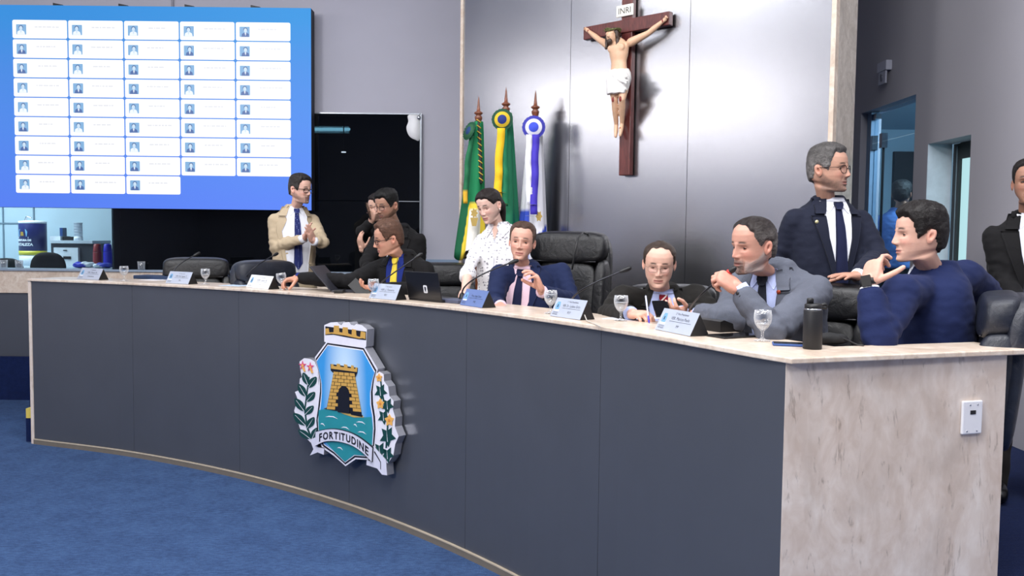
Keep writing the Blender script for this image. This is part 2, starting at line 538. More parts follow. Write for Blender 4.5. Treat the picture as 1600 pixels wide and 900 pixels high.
struct('floor', MB().add(*box(-9, 8, -7, 12.6, -0.1, 0.0)), M_carpet, 'blue carpet of the hall in front of the curved desk')
struct('ceiling', MB().add(*box(-9, 8, -7, 12.6, 5.6, 5.7)), M_ceil)
struct('wall_front', MB().add(*box(-9, 8, -7.2, -7, 0, 5.6)), M_greyr)
struct('wall_left', MB().add(*box(-9.2, -9, -7, 12.6, 0, 5.6)), M_grey)

# ---- curved desk: plan points where the panel joints stand (fitted to the photograph)
JOINTS = [(-3.919, 7.134), (-2.928, 6.74), (-1.931, 6.178), (-1.021, 5.484), (-0.241, 4.69), (0.394, 3.827), (0.907, 2.873)]
ENDP = (1.83, 3.165)
def cr(pts, n):
    P = [np.array(p) for p in pts]
    P = [2 * P[0] - P[1]] + P + [2 * P[-1] - P[-2]]
    out = []
    for i in range(1, len(P) - 2):
        for q in range(n):
            t = q / n; a, b, c, d = P[i - 1], P[i], P[i + 1], P[i + 2]
            out.append(0.5 * (2 * b + (c - a) * t + (2 * a - 5 * b + 4 * c - d) * t * t + (3 * b - a - 3 * c + d) * t ** 3))
    out.append(P[-2]); return np.array(out)
NSEG = 8
CURVE = cr(JOINTS, NSEG)
_tn = np.gradient(CURVE, axis=0); _tn /= np.linalg.norm(_tn, axis=1)[:, None]
NRM = np.stack([-_tn[:, 1], _tn[:, 0]], 1)           # away from the hall, towards the seats
def desk_pt(s, q, z=0.0):
    """s 0..6 along the desk, q metres behind its front"""
    i = min(max(s * NSEG, 0), len(CURVE) - 1.001); k = int(i); t = i - k
    p = CURVE[k] * (1 - t) + CURVE[k + 1] * t; n = NRM[k] * (1 - t) + NRM[k + 1] * t
    return Vector((p[0] + n[0] * q, p[1] + n[1] * q, z))
def near_desk(p):
    """(s, tangent angle) of the desk point nearest to a world point"""
    d = np.linalg.norm(CURVE - np.array([p[0], p[1]]), axis=1); k = int(d.argmin())
    return k / NSEG, math.atan2(_tn[k][1], _tn[k][0])

def band(i0, i1, q0, q1, z0, z1, zq=None):
    """curved solid along desk samples i0..i1"""
    v = []; f = []
    for i in range(i0, i1 + 1):
        for q, z in ((q0, z0), (q1, z0), (q1, z1), (q0, z1)):
            v.append((CURVE[i][0] + NRM[i][0] * q, CURVE[i][1] + NRM[i][1] * q, z))
    n = i1 - i0
    for i in range(n):
        for k in range(4):
            j = (k + 1) % 4
            f.append((i * 4 + k, i * 4 + j, i * 4 + 4 + j, i * 4 + 4 + k))
    f.append((0, 3, 2, 1)); f.append((n * 4, n * 4 + 1, n * 4 + 2, n * 4 + 3))
    return v, f

desk = empty('curved_desk', desk_pt(3, 0.2, 0), 'long curved head table with slate panels and cream marble ledge', 'desk')
for k in range(6):                                           # six laminate panels with open joints
    v, f = band(k * NSEG, (k + 1) * NSEG, 0.0, 0.03, 0.045, 1.342)
    v = [Vector(p) for p in v]
    # open the joint 4 mm at both ends
    e0 = (v[4] - v[0]).normalized() * 0.0016; e1 = (v[-8] - v[-4]).normalized() * 0.0016
    for a in range(4): v[a] = v[a] + e0; v[-1 - a] = v[-1 - a] + e1
    MB().add(v, f, smooth=False).build('front_panel', M_panel, desk)
MB().add(*band(0, 6 * NSEG, 0.003, 0.07, 0.03, 1.341), smooth=False).build('carcass', M_gap, desk)
MB().add(*band(0, 6 * NSEG, -0.012, 0.05, 0.036, 0.043), smooth=False).build('base_trim', M_trim, desk)
MB().add(*band(0, 6 * NSEG, -0.010, 0.06, 0.0, 0.036), smooth=False).build('plinth', M_plinth, desk)
# marble ledge: follows the curve, then turns along the end panel
P6 = Vector((*JOINTS[6], 0)); PE = Vector((*ENDP, 0))
ed = (PE - P6).normalized(); en = Vector((-ed.y, ed.x, 0))   # along / behind the end panel
front = [(CURVE[i] - NRM[i] * 0.014) for i in range(len(CURVE))]
front[0] = front[0] - _tn[0] * 0.03
cx = P6 - en * 0.02 + Vector((_tn[-1][0], _tn[-1][1], 0)) * 0.012
front[-1] = np.array([cx.x - 0.003, cx.y])
e1 = PE + ed * 0.08 - en * 0.02; e2 = PE + ed * 0.02 + en * 0.21
ic = None
inner = [(CURVE[i] + NRM[i] * 0.38) for i in range(len(CURVE))]
inner[0] = inner[0] - _tn[0] * 0.03
inner = [p for p in inner if np.dot(p - np.array([P6.x, P6.y]), np.array([en.x, en.y])) > 0.21]
last = inner[-1]; tl = np.array([_tn[-1][0], _tn[-1][1]])
den = np.dot(tl, np.array([en.x, en.y])); tt = (0.21 - np.dot(last - np.array([P6.x, P6.y]), np.array([en.x, en.y]))) / den
inner.append(last + tl * tt)
poly = [tuple(p) for p in front] + [(e1.x, e1.y), (e2.x, e2.y)] + [tuple(p) for p in inner[::-1]]
W0 = (Vector((0, 0, 0)), Vector((1, 0, 0)), Vector((0, 1, 0)), UP)
ledge = MB().add(*prism(poly, W0, 1.342, LZ), smooth=False).build('marble_ledge', M_slab, desk)
bv = ledge.modifiers.new('edge', 'BEVEL'); bv.width = 0.004; bv.segments = 2; bv.limit_method = 'ANGLE'; bv.angle_limit = 0.6
# lower working top behind the ledge, and its back board
MB().add(*band(0, 6 * NSEG - 3, 0.36, 0.66, 1.17, 1.20), smooth=False).build('work_top', M_slab, desk)
MB().add(*band(0, 6 * NSEG - 3, 0.34, 0.36, DZ, 1.342), smooth=False).build('back_board', M_panel, desk)
# marble ends
MB().add(*obox(P6, ed, en, UP, 0.0, 0.93, 0.0, 0.03, 0.0, 1.342), smooth=False).build('end_panel', M_marble, desk)
MB().add(*obox(P6 + en * 0.03, ed, en, UP, 0.9, 0.93, 0.0, 0.2, 0.0, 1.342), smooth=False).build('end_return', M_marble, desk)
P0 = Vector((*JOINTS[0], 0)); t0 = Vector((_tn[0][0], _tn[0][1], 0)); n0 = Vector((NRM[0][0], NRM[0][1], 0))
MB().add(*obox(P0, t0, n0, UP, -0.03, 0.0, -0.006, 0.38, 0.0, 1.342), smooth=False).build('end_panel', M_marble, desk)

# socket plate on the marble end
so = at(1518, 652, 3.1)
s_along = (so - P6).dot(ed); sz = so.z
so = P6 + ed * s_along + UP * sz
sock = empty('wall_socket', so, 'white socket plate screwed to the marble end of the desk', 'socket')
plate = MB().add(*obox(so, ed, en, UP, -0.044, 0.044, -0.012, -0.0005, -0.06, 0.06)).build('plate', M_white, sock)
b = plate.modifiers.new('edge', 'BEVEL'); b.width = 0.004; b.segments = 2
MB().add(*obox(so, ed, en, UP, -0.012, 0.012, -0.0135, -0.0115, 0.012, 0.026)).build('data_port', M_black, sock)
for dx, dz in ((-0.013, 0.046), (-0.024, -0.048), (0.02, -0.048), (0.02, 0.046)):
    c = so + ed * dx + UP * dz - en * 0.012
    MB().add(*lathe([(0.003, 0), (0.003, 0.0015), (0.0, 0.002)], c, 10, -en)).build('screw', M_chrome, sock)

# ---- platform behind the desk
pl = [tuple(CURVE[i] + NRM[i] * 0.08) for i in range(0, len(CURVE), 2)]
pl += [(P6 + ed * 0.06 + en * 0.05).to_tuple()[:2], (PE + en * 0.05).to_tuple()[:2], (XR, 3.2), (XR, YB + .1), (-8.9, YB + .1), (-8.9, 9.0), (-4.25, 9.0), (-4.1, 7.4)]
struct('platform', MB().add(*prism(pl, W0, 0.0, DZ), smooth=False), M_navy, 'navy carpeted platform behind the curved desk')
# step at the far end of the desk
st = at(46, 650, 7.12)
step = empty('step_block', (st.x, 7.2, 0), 'navy carpeted step with yellow edge at the far end of the desk', 'step')
MB().add(*box(st.x - 0.075, st.x - 0.02, 7.2, 7.75, 0, 0.2)).build('tread', M_navy, step)
MB().add(*box(st.x - 0.07, st.x - 0.02, 7.195, 7.75, 0.2, 0.28)).build('yellow_nosing', plain('yellow_nosing', '#d8c25a', 0.6), step)

# ---- side parapet at the back (same make as the desk)
par = empty('rear_counter', (-4.5, YB, DZ), 'low rear counter with slate panels and a cream marble band under the booth glass', 'counter')
zt = LZ - 0.02
xs = [-8.9, -7.4, -5.9, -4.4, -2.9, -0.95]
for a, b in zip(xs[:-1], xs[1:]):
    MB().add(*box(a + 0.002, b - 0.002, YB - 0.05, YB, DZ, 1.11), smooth=False).build('front_panel', M_panel, par)
    MB().add(*box(a + 0.001, b - 0.001, YB - 0.07, YB, 1.11, zt), smooth=False).build('marble_band', M_slab, par)
MB().add(*box(-8.9, -0.95, YB, YB + 0.1, DZ, zt), smooth=False).build('core', M_gap, par)
struct('sill_booth', MB().add(*box(-8.9, -0.95, YB - 0.09, YB + 0.12, zt, zt + 0.02)), plain('pale_sill', '#93a2b4', 0.3))

# ---- back wall: above and beside the booth opening
X_BR = at(657, 300, YB).x
Z_BT = at(560, 178, YB).z
struct('wall_back', MB().add(*box(-9, XR, YB + 0.02, YB + 0.22, Z_BT, 5.6), smooth=False)
       .add(*box(X_BR, XR, YB + 0.02, YB + 0.22, 1.5, Z_BT), smooth=False), M_grey)
struct('wall_back_wainscot', MB().add(*box(X_BR, XR, YB + 0.0, YB + 0.22, DZ, 1.5), smooth=False), M_bluegrey)
xj = at(269, 5, YB).x
struct('trim_1', MB().add(*box(xj - 0.012, xj + 0.012, YB + 0.005, YB + 0.025, Z_BT, 5.6)), plain('grey_trim', '#8b8b97', 0.7))

# ---- booth behind the glass
x_div = at(175, 380, YB).x
struct('wall_booth', MB().add(*box(-9, x_div, 11.6, 11.75, 0, Z_BT + .3)).add(*box(-9, -8.98, YB + .22, 11.6, 0, Z_BT + .3)), M_booth)
struct('ceiling_booth', MB().add(*box(-9, X_BR, YB + .22, 11.8, Z_BT + .25, Z_BT + .35)), M_booth)
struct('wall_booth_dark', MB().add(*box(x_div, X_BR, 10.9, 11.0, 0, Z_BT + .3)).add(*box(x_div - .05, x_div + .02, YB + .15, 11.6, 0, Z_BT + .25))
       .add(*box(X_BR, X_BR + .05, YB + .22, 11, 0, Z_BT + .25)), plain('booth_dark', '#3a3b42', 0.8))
for px in (5, 53):
    p = at(px, 360, 11.59)
    struct('trim_2', MB().add(*box(p.x - .008, p.x + .008, 11.585, 11.6, 0.6, 3.1)), plain('booth_joint', '#6d8494', 0.6))
p = at(30, 349, 11.59)
struct('trim_3', MB().add(*box(-8.9, at(33, 349, 11.59).x, 11.586, 11.6, p.z - .008, p.z + .008)), MATS['booth_joint'])
g1 = struct('window_1', MB().add(*box(-8.9, x_div, YB + .03, YB + .04, zt + .02, Z_BT)), pane_mat('booth_glass', (0.86, 0.93, 0.95, 1), 0.93))
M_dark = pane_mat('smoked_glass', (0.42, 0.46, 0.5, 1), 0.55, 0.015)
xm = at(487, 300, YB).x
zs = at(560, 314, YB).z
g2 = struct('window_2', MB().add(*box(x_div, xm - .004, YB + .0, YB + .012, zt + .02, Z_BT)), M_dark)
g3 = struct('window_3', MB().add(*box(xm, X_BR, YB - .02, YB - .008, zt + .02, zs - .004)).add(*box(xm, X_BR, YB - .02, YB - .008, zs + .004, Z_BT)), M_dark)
fr = MB()
fr.add(*box(X_BR - .006, X_BR + .012, YB - .03, YB + .0, zt + .02, Z_BT + .01)).add(*box(xm, X_BR, YB - .03, YB, Z_BT - .004, Z_BT + .008))
fr.add(*box(at(610, 314, YB).x, X_BR, YB - .03, YB - .021, zs - .004, zs + .004))
fr.build('window_frame', plain('thin_steel_edge', '#9aa0a8', 0.3, metal=0.8), g3)
# where the dark film has come away from the glass, at two upper corners
def film(pts):
    P = [at(x, y, YB - .022) for x, y in pts]
    o = P[0]; q = smooth_poly([((p - o).x, (p - o).z) for p in P], 4)
    return prism(q, (o, Vector((1, 0, 0)), UP, Vector((0, -1, 0))), 0, 0.003)
M_film = plain('white_film', '#f4f4f6', 0.5, var=0.01)
film_mb = MB().add(*film([(638, 180), (656, 180), (656, 217), (648, 218), (639, 212), (635, 200), (638, 190)]))
film_mb.build('bare_glass_patch', M_film, g3)
MB().add(*film([(486, 181), (487.5, 181), (489.5, 200), (489, 222), (487, 233), (486, 230)])).build('bare_glass_patch', M_film, g3)
c = at(654.5, 184, YB - .03)
MB().add(*lathe([(0.0, 0.0), (.02, .002), (.02, .01), (.012, .016), (0, .017)], c, 16, (0, -1, 0))).build('glass_button', M_chrome, g3)
# glowing tube and spot added inside the dark room for lamp reflections in the glass
tl0, tl1 = at(489, 202, 10.3), at(545, 202, 10.3)
tlp = empty('tube_reflection', (tl0 + tl1) / 2, 'added glowing tube behind the smoked glass, standing in for a lamp reflection', 'lamp')
MB().add(*tube([tl0, tl1], 0.018)).build('tube', emit('tube_glow', '#9fe4f4', 7.0), tlp)
MB().add(*box(tl0.x, tl1.x, 10.32, 10.38, tl0.z - .04, tl0.z + .04)).build('batten', M_white, tlp)
sp = at(537, 237, 9.9)
dl = empty('spot_reflection', sp, 'small added glowing spot behind the smoked glass, standing in for a lamp reflection', 'lamp')
MB().add(*lathe([(0.0, -.012), (.026, -.01), (.026, 0), (0, .002)], sp, 14)).build('lens', emit('spot_glow', '#ffffff', 12), dl)
MB().add(*tube([sp + UP * .01, (sp.x, sp.y, Z_BT + .25)], 0.006)).build('rod', M_black, dl)

# ---- big screen
YS = 8.9
sx1 = at(486, 200, YS).x; sz1 = at(240, 10, YS).z; sz0 = at(240, 326, YS).z
sx0 = sx1 - 3.95
scr = empty('video_wall', ((sx0 + sx1) / 2, YS, sz0), 'big bright blue video wall showing rows of white voting tiles', 'screen')
MB().add(*box(sx0, sx1, YS + .01, YS + .16, sz0, sz1), smooth=False).build('cabinet', plain('screen_case', '#1c1c26', 0.6), scr)
t = NT('blue_screen'); tc = t.node('ShaderNodeTexCoord'); sep = t.node('ShaderNodeSeparateXYZ'); t.link(tc.outputs['Generated'], sep.inputs[0])
nz = t.noise(3.0, 4, vec=(0.3, 1, 9)); ad = t.node('ShaderNodeMath', operation='MULTIPLY_ADD'); t.link(nz, ad.inputs[0]); ad.inputs[1].default_value = 0.10; t.link(sep.outputs[2], ad.inputs[2])
r = t.ramp(ad.outputs[0], [(0.05, lin('#5482f8')), (0.45, lin('#4a8cf0')), (0.75, lin('#3d8ee8')), (1.03, lin('#1f93e2'))])
gx = t.ramp(sep.outputs[0], [(0.35, (.80, .86, .93, 1)), (1.0, (1, 1, 1, 1))])
t.base((.01, .01, .01, 1)); t.link(t.mix(1.0, r, gx, 'MULTIPLY'), t.b.inputs['Emission Color']); t.b.inputs['Emission Strength'].default_value = 1.0
t.set(Roughness=0.6)
MB().add(*box(sx0, sx1, YS, YS + .012, sz0, sz1), smooth=False).build('display', t.m, scr)
p00 = at(19.5, 31.0, YS); p40 = at(455, 35.5, YS)
pitx = (at(368.6, 34.6, YS).x - p00.x) / 4; tw = pitx * 0.975
pitz = (p00.z - at(23, 273, YS).z) / 8; th = pitz * 0.94
M_tile = emit('tile_glow', '#ffffff', 1.08)
M_ph = [emit('photo_back', '#7fb2e0', 0.95), emit('photo_suit', '#4568a8', 0.95), emit('photo_face', '#cfe6fa', 0.95), emit('photo_hair', '#3d5f9c', 0.9), emit('photo_shirt', '#eef6ff', 1.0)]
M_name = emit('faint_name', '#e2e4ea', 1.0)
names_mb = {}
FR = lambda o: (o, Vector((1, 0, 0)), UP, Vector((0, -1, 0)))
NAMES = 43
def rrect(w, h, r, k=3):
    pts = []
    for cx, cy, a0 in ((w - r, h - r, 0), (r, h - r, 90), (r, r, 180), (w - r, r, 270)):
        for i in range(k + 1):
            a = math.radians(a0 + 90 * i / k); pts.append((cx + r * math.cos(a), cy + r * math.sin(a)))
    return pts
rnd = random.Random(3)
for rr in range(9):
    for cc in range(5):
        if rr == 8 and cc > 2: continue
        o = Vector((p00.x + cc * pitx, YS, p00.z - rr * pitz - th))
        tile = MB().add(*prism(rrect(tw, th, .016), FR(o), 0.001, 0.004), smooth=False).build('voting_tile', M_tile, scr)
        ph = MB(); s = th * 0.56; fx, fz = tw * 0.068, th * 0.2
        F = FR(o + Vector((fx, 0, fz)))
        ph.add(*prism(rrect(s, s, .006), F, .004, .005), 0, smooth=False)
        k = rnd.uniform(-.08, .08); suit = rnd.choice([1, 1, 4])
        ph.add(*prism([(s * (.12 + k), 0.001), (s * (.9 + k * .5), 0.001), (s * (.84 + k), s * .3), (s * (.62 + k), s * .42), (s * (.4 + k), s * .42), (s * (.18 + k), s * .3)], F, .005, .0056), suit, smooth=False)
        ph.add(*prism([(s * (.43 + k), s * .40), (s * (.60 + k), s * .40), (s * (.52 + k), s * .1)], F, .0056, .0061), 4 if suit == 1 else 2, smooth=False)
        cxh, czh, rh = s * (.52 + k), s * .64, s * .19
        ph.add(*prism([(cxh + rh * 1.12 * math.cos(a), czh + s * .05 + rh * 1.2 * math.sin(a)) for a in np.linspace(0, 2 * PI, 12, endpoint=False)], F, .0056, .0061), 3, smooth=False)
        ph.add(*prism([(cxh + rh * .86 * math.cos(a), czh - s * .02 + rh * 1.12 * math.sin(a)) for a in np.linspace(0, 2 * PI, 12, endpoint=False)], F, .0061, .0066), 2, smooth=False)
        ph.build('portrait', M_ph, tile)
        nm = MB(); x = tw * rnd.uniform(.40, .46); xe = tw * rnd.uniform(.7, .82)
        while x < xe:                                         # the names are too faint to read: broken grey dashes
            w = rnd.uniform(.012, .05); nm.add(*prism([(x, th * .58), (x + w, th * .58), (x + w, th * .66), (x, th * .66)], FR(o), .004, .0046), smooth=False); x += w + .007
        nm.build('name_line', M_name, tile)
for px in (92, 194, 297, 400):                                 # clips on the screen's top edge
    a = at(px, 10, YS + .05)
    MB().add([(a.x - .045, YS + .02, sz1), (a.x + .05, YS + .02, sz1), (a.x + .05, YS + .02, sz1 + .012), (a.x - .045, YS + .02, sz1 + .03),
              (a.x - .045, YS + .12, sz1), (a.x + .05, YS + .12, sz1), (a.x + .05, YS + .12, sz1 + .012), (a.x - .045, YS + .12, sz1 + .03)],
             [(0, 1, 2, 3), (7, 6, 5, 4), (0, 4, 5, 1), (1, 5, 6, 2), (2, 6, 7, 3), (3, 7, 4, 0)], smooth=False).build('clip', M_black, scr)
for bx in (sx0 + .5, sx1 - .5):
    MB().add(*box(bx - .05, bx + .05, YS + .15, YB + .03, sz0 + .25, sz1 - .4)).build('wall_bracket', M_black, scr)

# ---- brushed steel feature wall, turned 42 degrees
WD = Vector((0.743, -0.669, 0)).normalized(); WN = Vector((-WD.y * -1, 0, 0))
WN = Vector((-0.669, -0.743, 0)).normalized()                  # faces the hall
WM = Vector((1.34, 6.12, 0))
WA, WB_ = -2.428, 0.885
def on_wall(px, py, off=0.0):
    r = ray(px, py); c0 = Vector((0, 0, CAM_Z))
    k = ((WM + WN * off) - c0).dot(WN) / r.dot(WN)
    return c0 + r * k
steel = empty('steel_feature_wall', WM + WD * ((WA + WB_) / 2) + UP * DZ)
steel['kind'] = 'structure'; steel.name = 'wall_feature'
cuts = [WA + .03]
for px in (890, 1075):
    cuts.append((on_wall(px, 200) - WM).dot(WD))
cuts.append(WB_ - .03)
for a, b in zip(cuts[:-1], cuts[1:]):
    MB().add(*obox(WM, WD, WN, UP, a + .002, b - .002, -.02, 0.0, DZ, 5.6), smooth=False).build('panel', M_steel, steel)
MB().add(*obox(WM, WD, WN, UP, WA + .02, WB_ - .01, -.33, -.02, DZ, 5.6), smooth=False).build('core', plain('steel_joint', '#55565c', 0.5), steel)
MB().add(*obox(WM, WD, WN, UP, WA, WA + .03, -.33, .012, DZ, 5.6), smooth=False).build('marble_edge', M_slab, steel)
MB().add(*obox(WM, WD, WN, UP, WB_ - .03, WB_, -.04, .012, DZ, 5.6), smooth=False).build('marble_edge', M_slab, steel)
MB().add(*obox(WM, WD, WN, UP, WB_ - .012, WB_ - .0, -.33, -.04, DZ, 5.6), smooth=False).build('stone_end', M_stone, steel)

# ---- right wall with a glazed door and a second lit opening
def yw(px): return XR * FPX / (px - 800)
y1a, y1b = yw(1421), yw(1337); z1 = at(1421, 147, y1a).z
y2a, y2b = yw(1508.5), yw(1442); z2 = at(1508.5, 210, y2a).z
wr = MB()
for (ya, yb, za, zb) in ((-7, y2a, 0, 5.6), (y2a, y2b, z2, 5.6), (y2b, y1a, 0, 5.6), (y1a, y1b, z1, 5.6), (y1b, YB + .2, 0, 5.6), (y2a, y2b, 0, DZ), (y1a, y1b, 0, DZ)):
    wr.add(*box(XR, XR + .19, ya, yb, za, zb), smooth=False)
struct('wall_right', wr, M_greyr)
# corridor beyond
struct('floor_corridor', MB().add(*box(XR + .19, 7, 5.0, 12.5, DZ - .1, DZ)), plain('corridor_floor', '#8d959c', 0.3))
struct('ceiling_corridor', MB().add(*box(XR + .19, 7, 5.0, 12.5, 3.25, 3.35)), M_teal)
yk = at(1389, 300, 11.0)
struct('wall_corridor', MB().add(*box(XR + .19, 7, 12.0, 12.2, DZ, 3.3)).add(*box(7, 7.1, 5, 12.2, DZ, 3.3)).add(*box(XR + .19, 7, 4.9, 5.0, DZ, 3.3)), M_teal)
d = struct('door_3', MB().add(*box(5.15, 5.75, 11.93, 12.0, DZ, 2.95)), plain('dark_doorway', '#20262c', 0.6))
# glass door: jamb strip, fixed transom light, leaf with patch hinges
dr = empty('door_1', (XR + .1, (y1a + y1b) / 2, DZ)); dr['kind'] = 'structure'; dr['label'] = 'frameless glass door with a glass transom in the side wall'
M_door = pane_mat('door_glass', (0.70, 0.84, 0.92, 1), 0.92)
zt1 = at(1419, 203, y1a).z
MB().add(*box(XR + .09, XR + .10, y1a + .01, y1b - .09, zt1 + .006, z1 - .005)).build('transom_pane', M_door, dr)
MB().add(*box(XR + .09, XR + .10, y1a + .01, y1b - .30, DZ + .01, zt1 - .004)).build('door_leaf', M_door, dr)
MB().add(*box(XR + .09, XR + .10, y1b - .29, y1b - .09, DZ + .01, zt1 - .004)).build('side_pane', M_door, dr)
MB().add(*box(XR + .06, XR + .13, y1b - .09, y1b, DZ, z1)).build('jamb_strip', plain('blue_grey_jamb', '#7b93ad', 0.5), dr)
for dy in (.075, .285): MB().add(*box(XR + .07, XR + .12, y1b - dy - .03, y1b - dy + .03, zt1 - .06, zt1 + .07)).build('patch_hinge', M_chrome, dr)
MB().add(*box(XR + .07, XR + .12, y1b - .17, y1b - .09, z1 - .07, z1 - .02)).build('patch_hinge', M_chrome, dr)
MB().add(*box(XR + .085, XR + .105, y1b - .299, y1b - .289, DZ + .01, zt1 - .06)).build('edge_seal', M_black, dr)
# second opening, frosted bright glass in a dark frame
d2 = empty('door_2', (XR + .19, (y2a + y2b) / 2, DZ)); d2['kind'] = 'structure'; d2['label'] = 'recessed opening with brightly lit frosted glass in a dark frame'
xf = XR + .2
for (ya, yb, za, zb) in ((y2b - .10, y2b, DZ, z2), (y2a - .02, y2b - .10, z2 - .12, z2 + .02)):
    MB().add(*box(xf, xf + .05, ya, yb, za, zb)).build('frame', plain('dark_frame', '#14171b', 0.4), d2)
MB().add(*box(xf - .004, xf + .03, y2b - .068, y2b - .056, DZ, z2 - .02)).build('seal', plain('steel_seal', '#8fa3ad', 0.4, metal=.6), d2)
MB().add(*box(xf + .02, xf + .03, y2a - .3, y2b - .1, DZ, z2 - .12)).build('lit_pane', emit('lit_glass', '#b9e6ec', 0.95), d2)
MB().add(*box(XR + .001, XR + .186, y2b - .006, y2b + .0, DZ, z2)).build('reveal', plain('pale_reveal', '#c4d2de', 0.7), d2)
# little emergency sign on a bracket
q = XR * FPX / (1375 - 800); sg = at(1375, 115, q)
es = empty('emergency_sign', sg, 'small white emergency light box on a bracket above the glass door', 'sign')
MB().add(*box(XR - .05, XR, q - .09, q + .09, sg.z + .02, sg.z + .10)).build('lamp_box', plain('pale_box', '#b4b6c4', 0.5), es)
MB().add(*box(XR - .045, XR - .03, q - .07, q + .07, sg.z - .09, sg.z + .018)).build('sign_plate', plain('pale_sign', '#a9abba', 0.4), es)
MB().add(*prism([(-.02, -.03), (.02, -.03), (.02, -.01), (.0, .01), (.03, .02), (-.03, .035), (-.03, .0)], (Vector((XR - .0455, q, sg.z - .035)), Vector((0, -1, 0)), UP, Vector((-1, 0, 0))), 0, .001)).build('pictogram', plain('grey_print', '#6c6f7c', 0.5), es)
# ================================================================ COAT OF ARMS ON THE DESK
ca = at(545, 622, 5.4)
s_e, ang_e = near_desk(ca)
c0 = desk_pt(3.02, 0.0)
et = (desk_pt(3.45, 0) - desk_pt(2.6, 0)).normalized(); en_ = Vector((et.y, -et.x, 0))     # along the desk / towards the hall
EO = c0 + en_ * 0.085 + UP * 0
def emb(u, v):
    """sign-plane coordinates (metres) of a spot on the enlarged photograph of the emblem"""
    r = ray(440 + u / 3.3318, 490 + v / 3.3333); cc = Vector((0, 0, CAM_Z))
    k = (EO - cc).dot(en_) / r.dot(en_); p = cc + r * k - EO
    return (p.dot(et), p.z)
EF = (EO, et, UP, en_)
E_ = lambda pts: [emb(*p) for p in pts]
mid = emb(335, 440)
arms = empty('coat_of_arms', EO + et * mid[0] + UP * mid[1], 'cut-out coat of arms with a golden tower on the desk front', 'emblem')
EM = {k: plain('emblem_' + k, c, 0.35, var=0.03) for k, c in dict(white='#eceaf4', black='#17171f', gold='#d0a352', darkgold='#8d6a2c', sea='#2c8f9a',
      green='#14433f', yellow='#eeb45c', pink='#d8467c', ribbon='#dcdcec', sand='#c3a55e', orange='#e08a3c').items()}
t = NT('emblem_sky'); tc = t.node('ShaderNodeTexCoord')
g = t.node('ShaderNodeTexGradient', gradient_type='SPHERICAL'); mp = t.node('ShaderNodeMapping')
mp.inputs['Location'].default_value = (-.9, -.9, -.45); mp.inputs['Scale'].default_value = (1.8, 1.8, .9)
t.link(tc.outputs['Generated'], mp.inputs[0]); t.link(mp.outputs[0], g.inputs[0])
t.base(t.ramp(g.outputs['Fac'], [(0.02, lin('#3b9ae0')), (0.75, lin('#d4ebfb'))])); t.set(Roughness=.35); EM['sky'] = t.m
M_side = plain('acrylic_edge', '#c9c9d2', 0.16, metal=0.7)

def slab(pts, name, z0, z1, mats=None, sm=0):
    """thick cut-out: face in mats[0], sides in mats[1]"""
    q = E_(pts)
    if sm: q = smooth_poly(q, sm)
    v, f = prism(q, EF, z0, z1)
    mb = MB().add(v, f, 0, smooth=False)
    n = len(q)
    for i in range(len(f) - n, len(f)): mb.m[i] = 1
    return mb.build(name, mats or [EM['white'], M_side], arms)
def deco(name, mat, items, parent=None):
    """flat layers: items = [(points, z, smooth)]"""
    mb = MB()
    for pts, z, sm in items:
        q = E_(pts)
        if sm: q = smooth_poly(q, sm)
        mb.add(*prism(q, EF, z - .0012, z), smooth=False)
    return mb.build(name, EM[mat], parent or arms)

Z0, Z1 = -0.058, 0.0
slab([(222, 60), (255, 46), (290, 44), (300, 55), (312, 60), (322, 46), (352, 44), (362, 58), (378, 62), (388, 54), (418, 60), (444, 82), (440, 172), (428, 182), (236, 152), (222, 146)], 'crown_backing', Z0, Z1)
SHIELD = [(236, 143), (430, 170), (500, 288), (488, 335), (482, 400), (486, 470), (496, 540), (497, 610), (487, 700), (450, 762), (385, 758), (332, 795), (270, 740), (212, 700), (180, 640), (172, 560), (182, 480), (192, 400), (194, 350), (186, 290), (172, 228)]
slab(SHIELD, 'shield_backing', Z0, Z1 - .001)
left_b = [(92, 250), (116, 232), (146, 236), (172, 250), (186, 290), (190, 350), (196, 420), (186, 500), (178, 600), (176, 660), (150, 672), (118, 640), (95, 600), (80, 555), (64, 506), (72, 480), (80, 440), (68, 408), (88, 400), (94, 340), (104, 330), (96, 290)]
slab(left_b, 'left_branch_backing', Z0, Z1 - .002)
right_b = [(486, 318), (508, 302), (530, 316), (532, 352), (553, 380), (560, 430), (582, 456), (578, 500), (590, 540), (588, 590), (608, 640), (590, 680), (580, 740), (552, 780), (520, 760), (484, 720), (488, 640), (494, 560), (484, 480), (478, 410), (484, 350)]
slab(right_b, 'right_branch_backing', Z0, Z1 - .002)
def inset(pts, d):
    c = np.mean(pts, axis=0); out = []
    for p in pts:
        v = np.array(p) - c; L = np.linalg.norm(v); out.append(tuple(c + v * (L - d) / L))
    return out
deco('shield_border', 'black', [(inset(SHIELD, 10), Z1 + .001, 0)])
deco('shield_white_line', 'white', [(inset(SHIELD, 19), Z1 + .002, 0)])
deco('sky_field', 'sky', [(inset(SHIELD, 24), Z1 + .003, 0)])
INN = inset(SHIELD, 24)
sea = [(196, 502), (240, 496), (300, 506), (360, 522), (420, 540), (470, 538)] + [p for p in INN if p[1] > 540 and p[0] > 300] + [p for p in INN if p[0] <= 300 and p[1] > 690] + [(198, 630), (194, 560)]
deco('sea_field', 'sea', [(sea, Z1 + .0045, 0)])
deco('shore', 'sand', [([(222, 494), (250, 484), (420, 524), (432, 540), (380, 540), (330, 524), (285, 504)], Z1 + .006, 0)])
deco('shore_rock', 'black', [([(222, 493), (262, 486), (310, 494), (300, 508), (262, 502)], Z1 + .0066, 0)])
deco('shore_rock', 'black', [([(360, 512), (426, 528), (424, 538), (366, 526)], Z1 + .0066, 0)])
wv = []
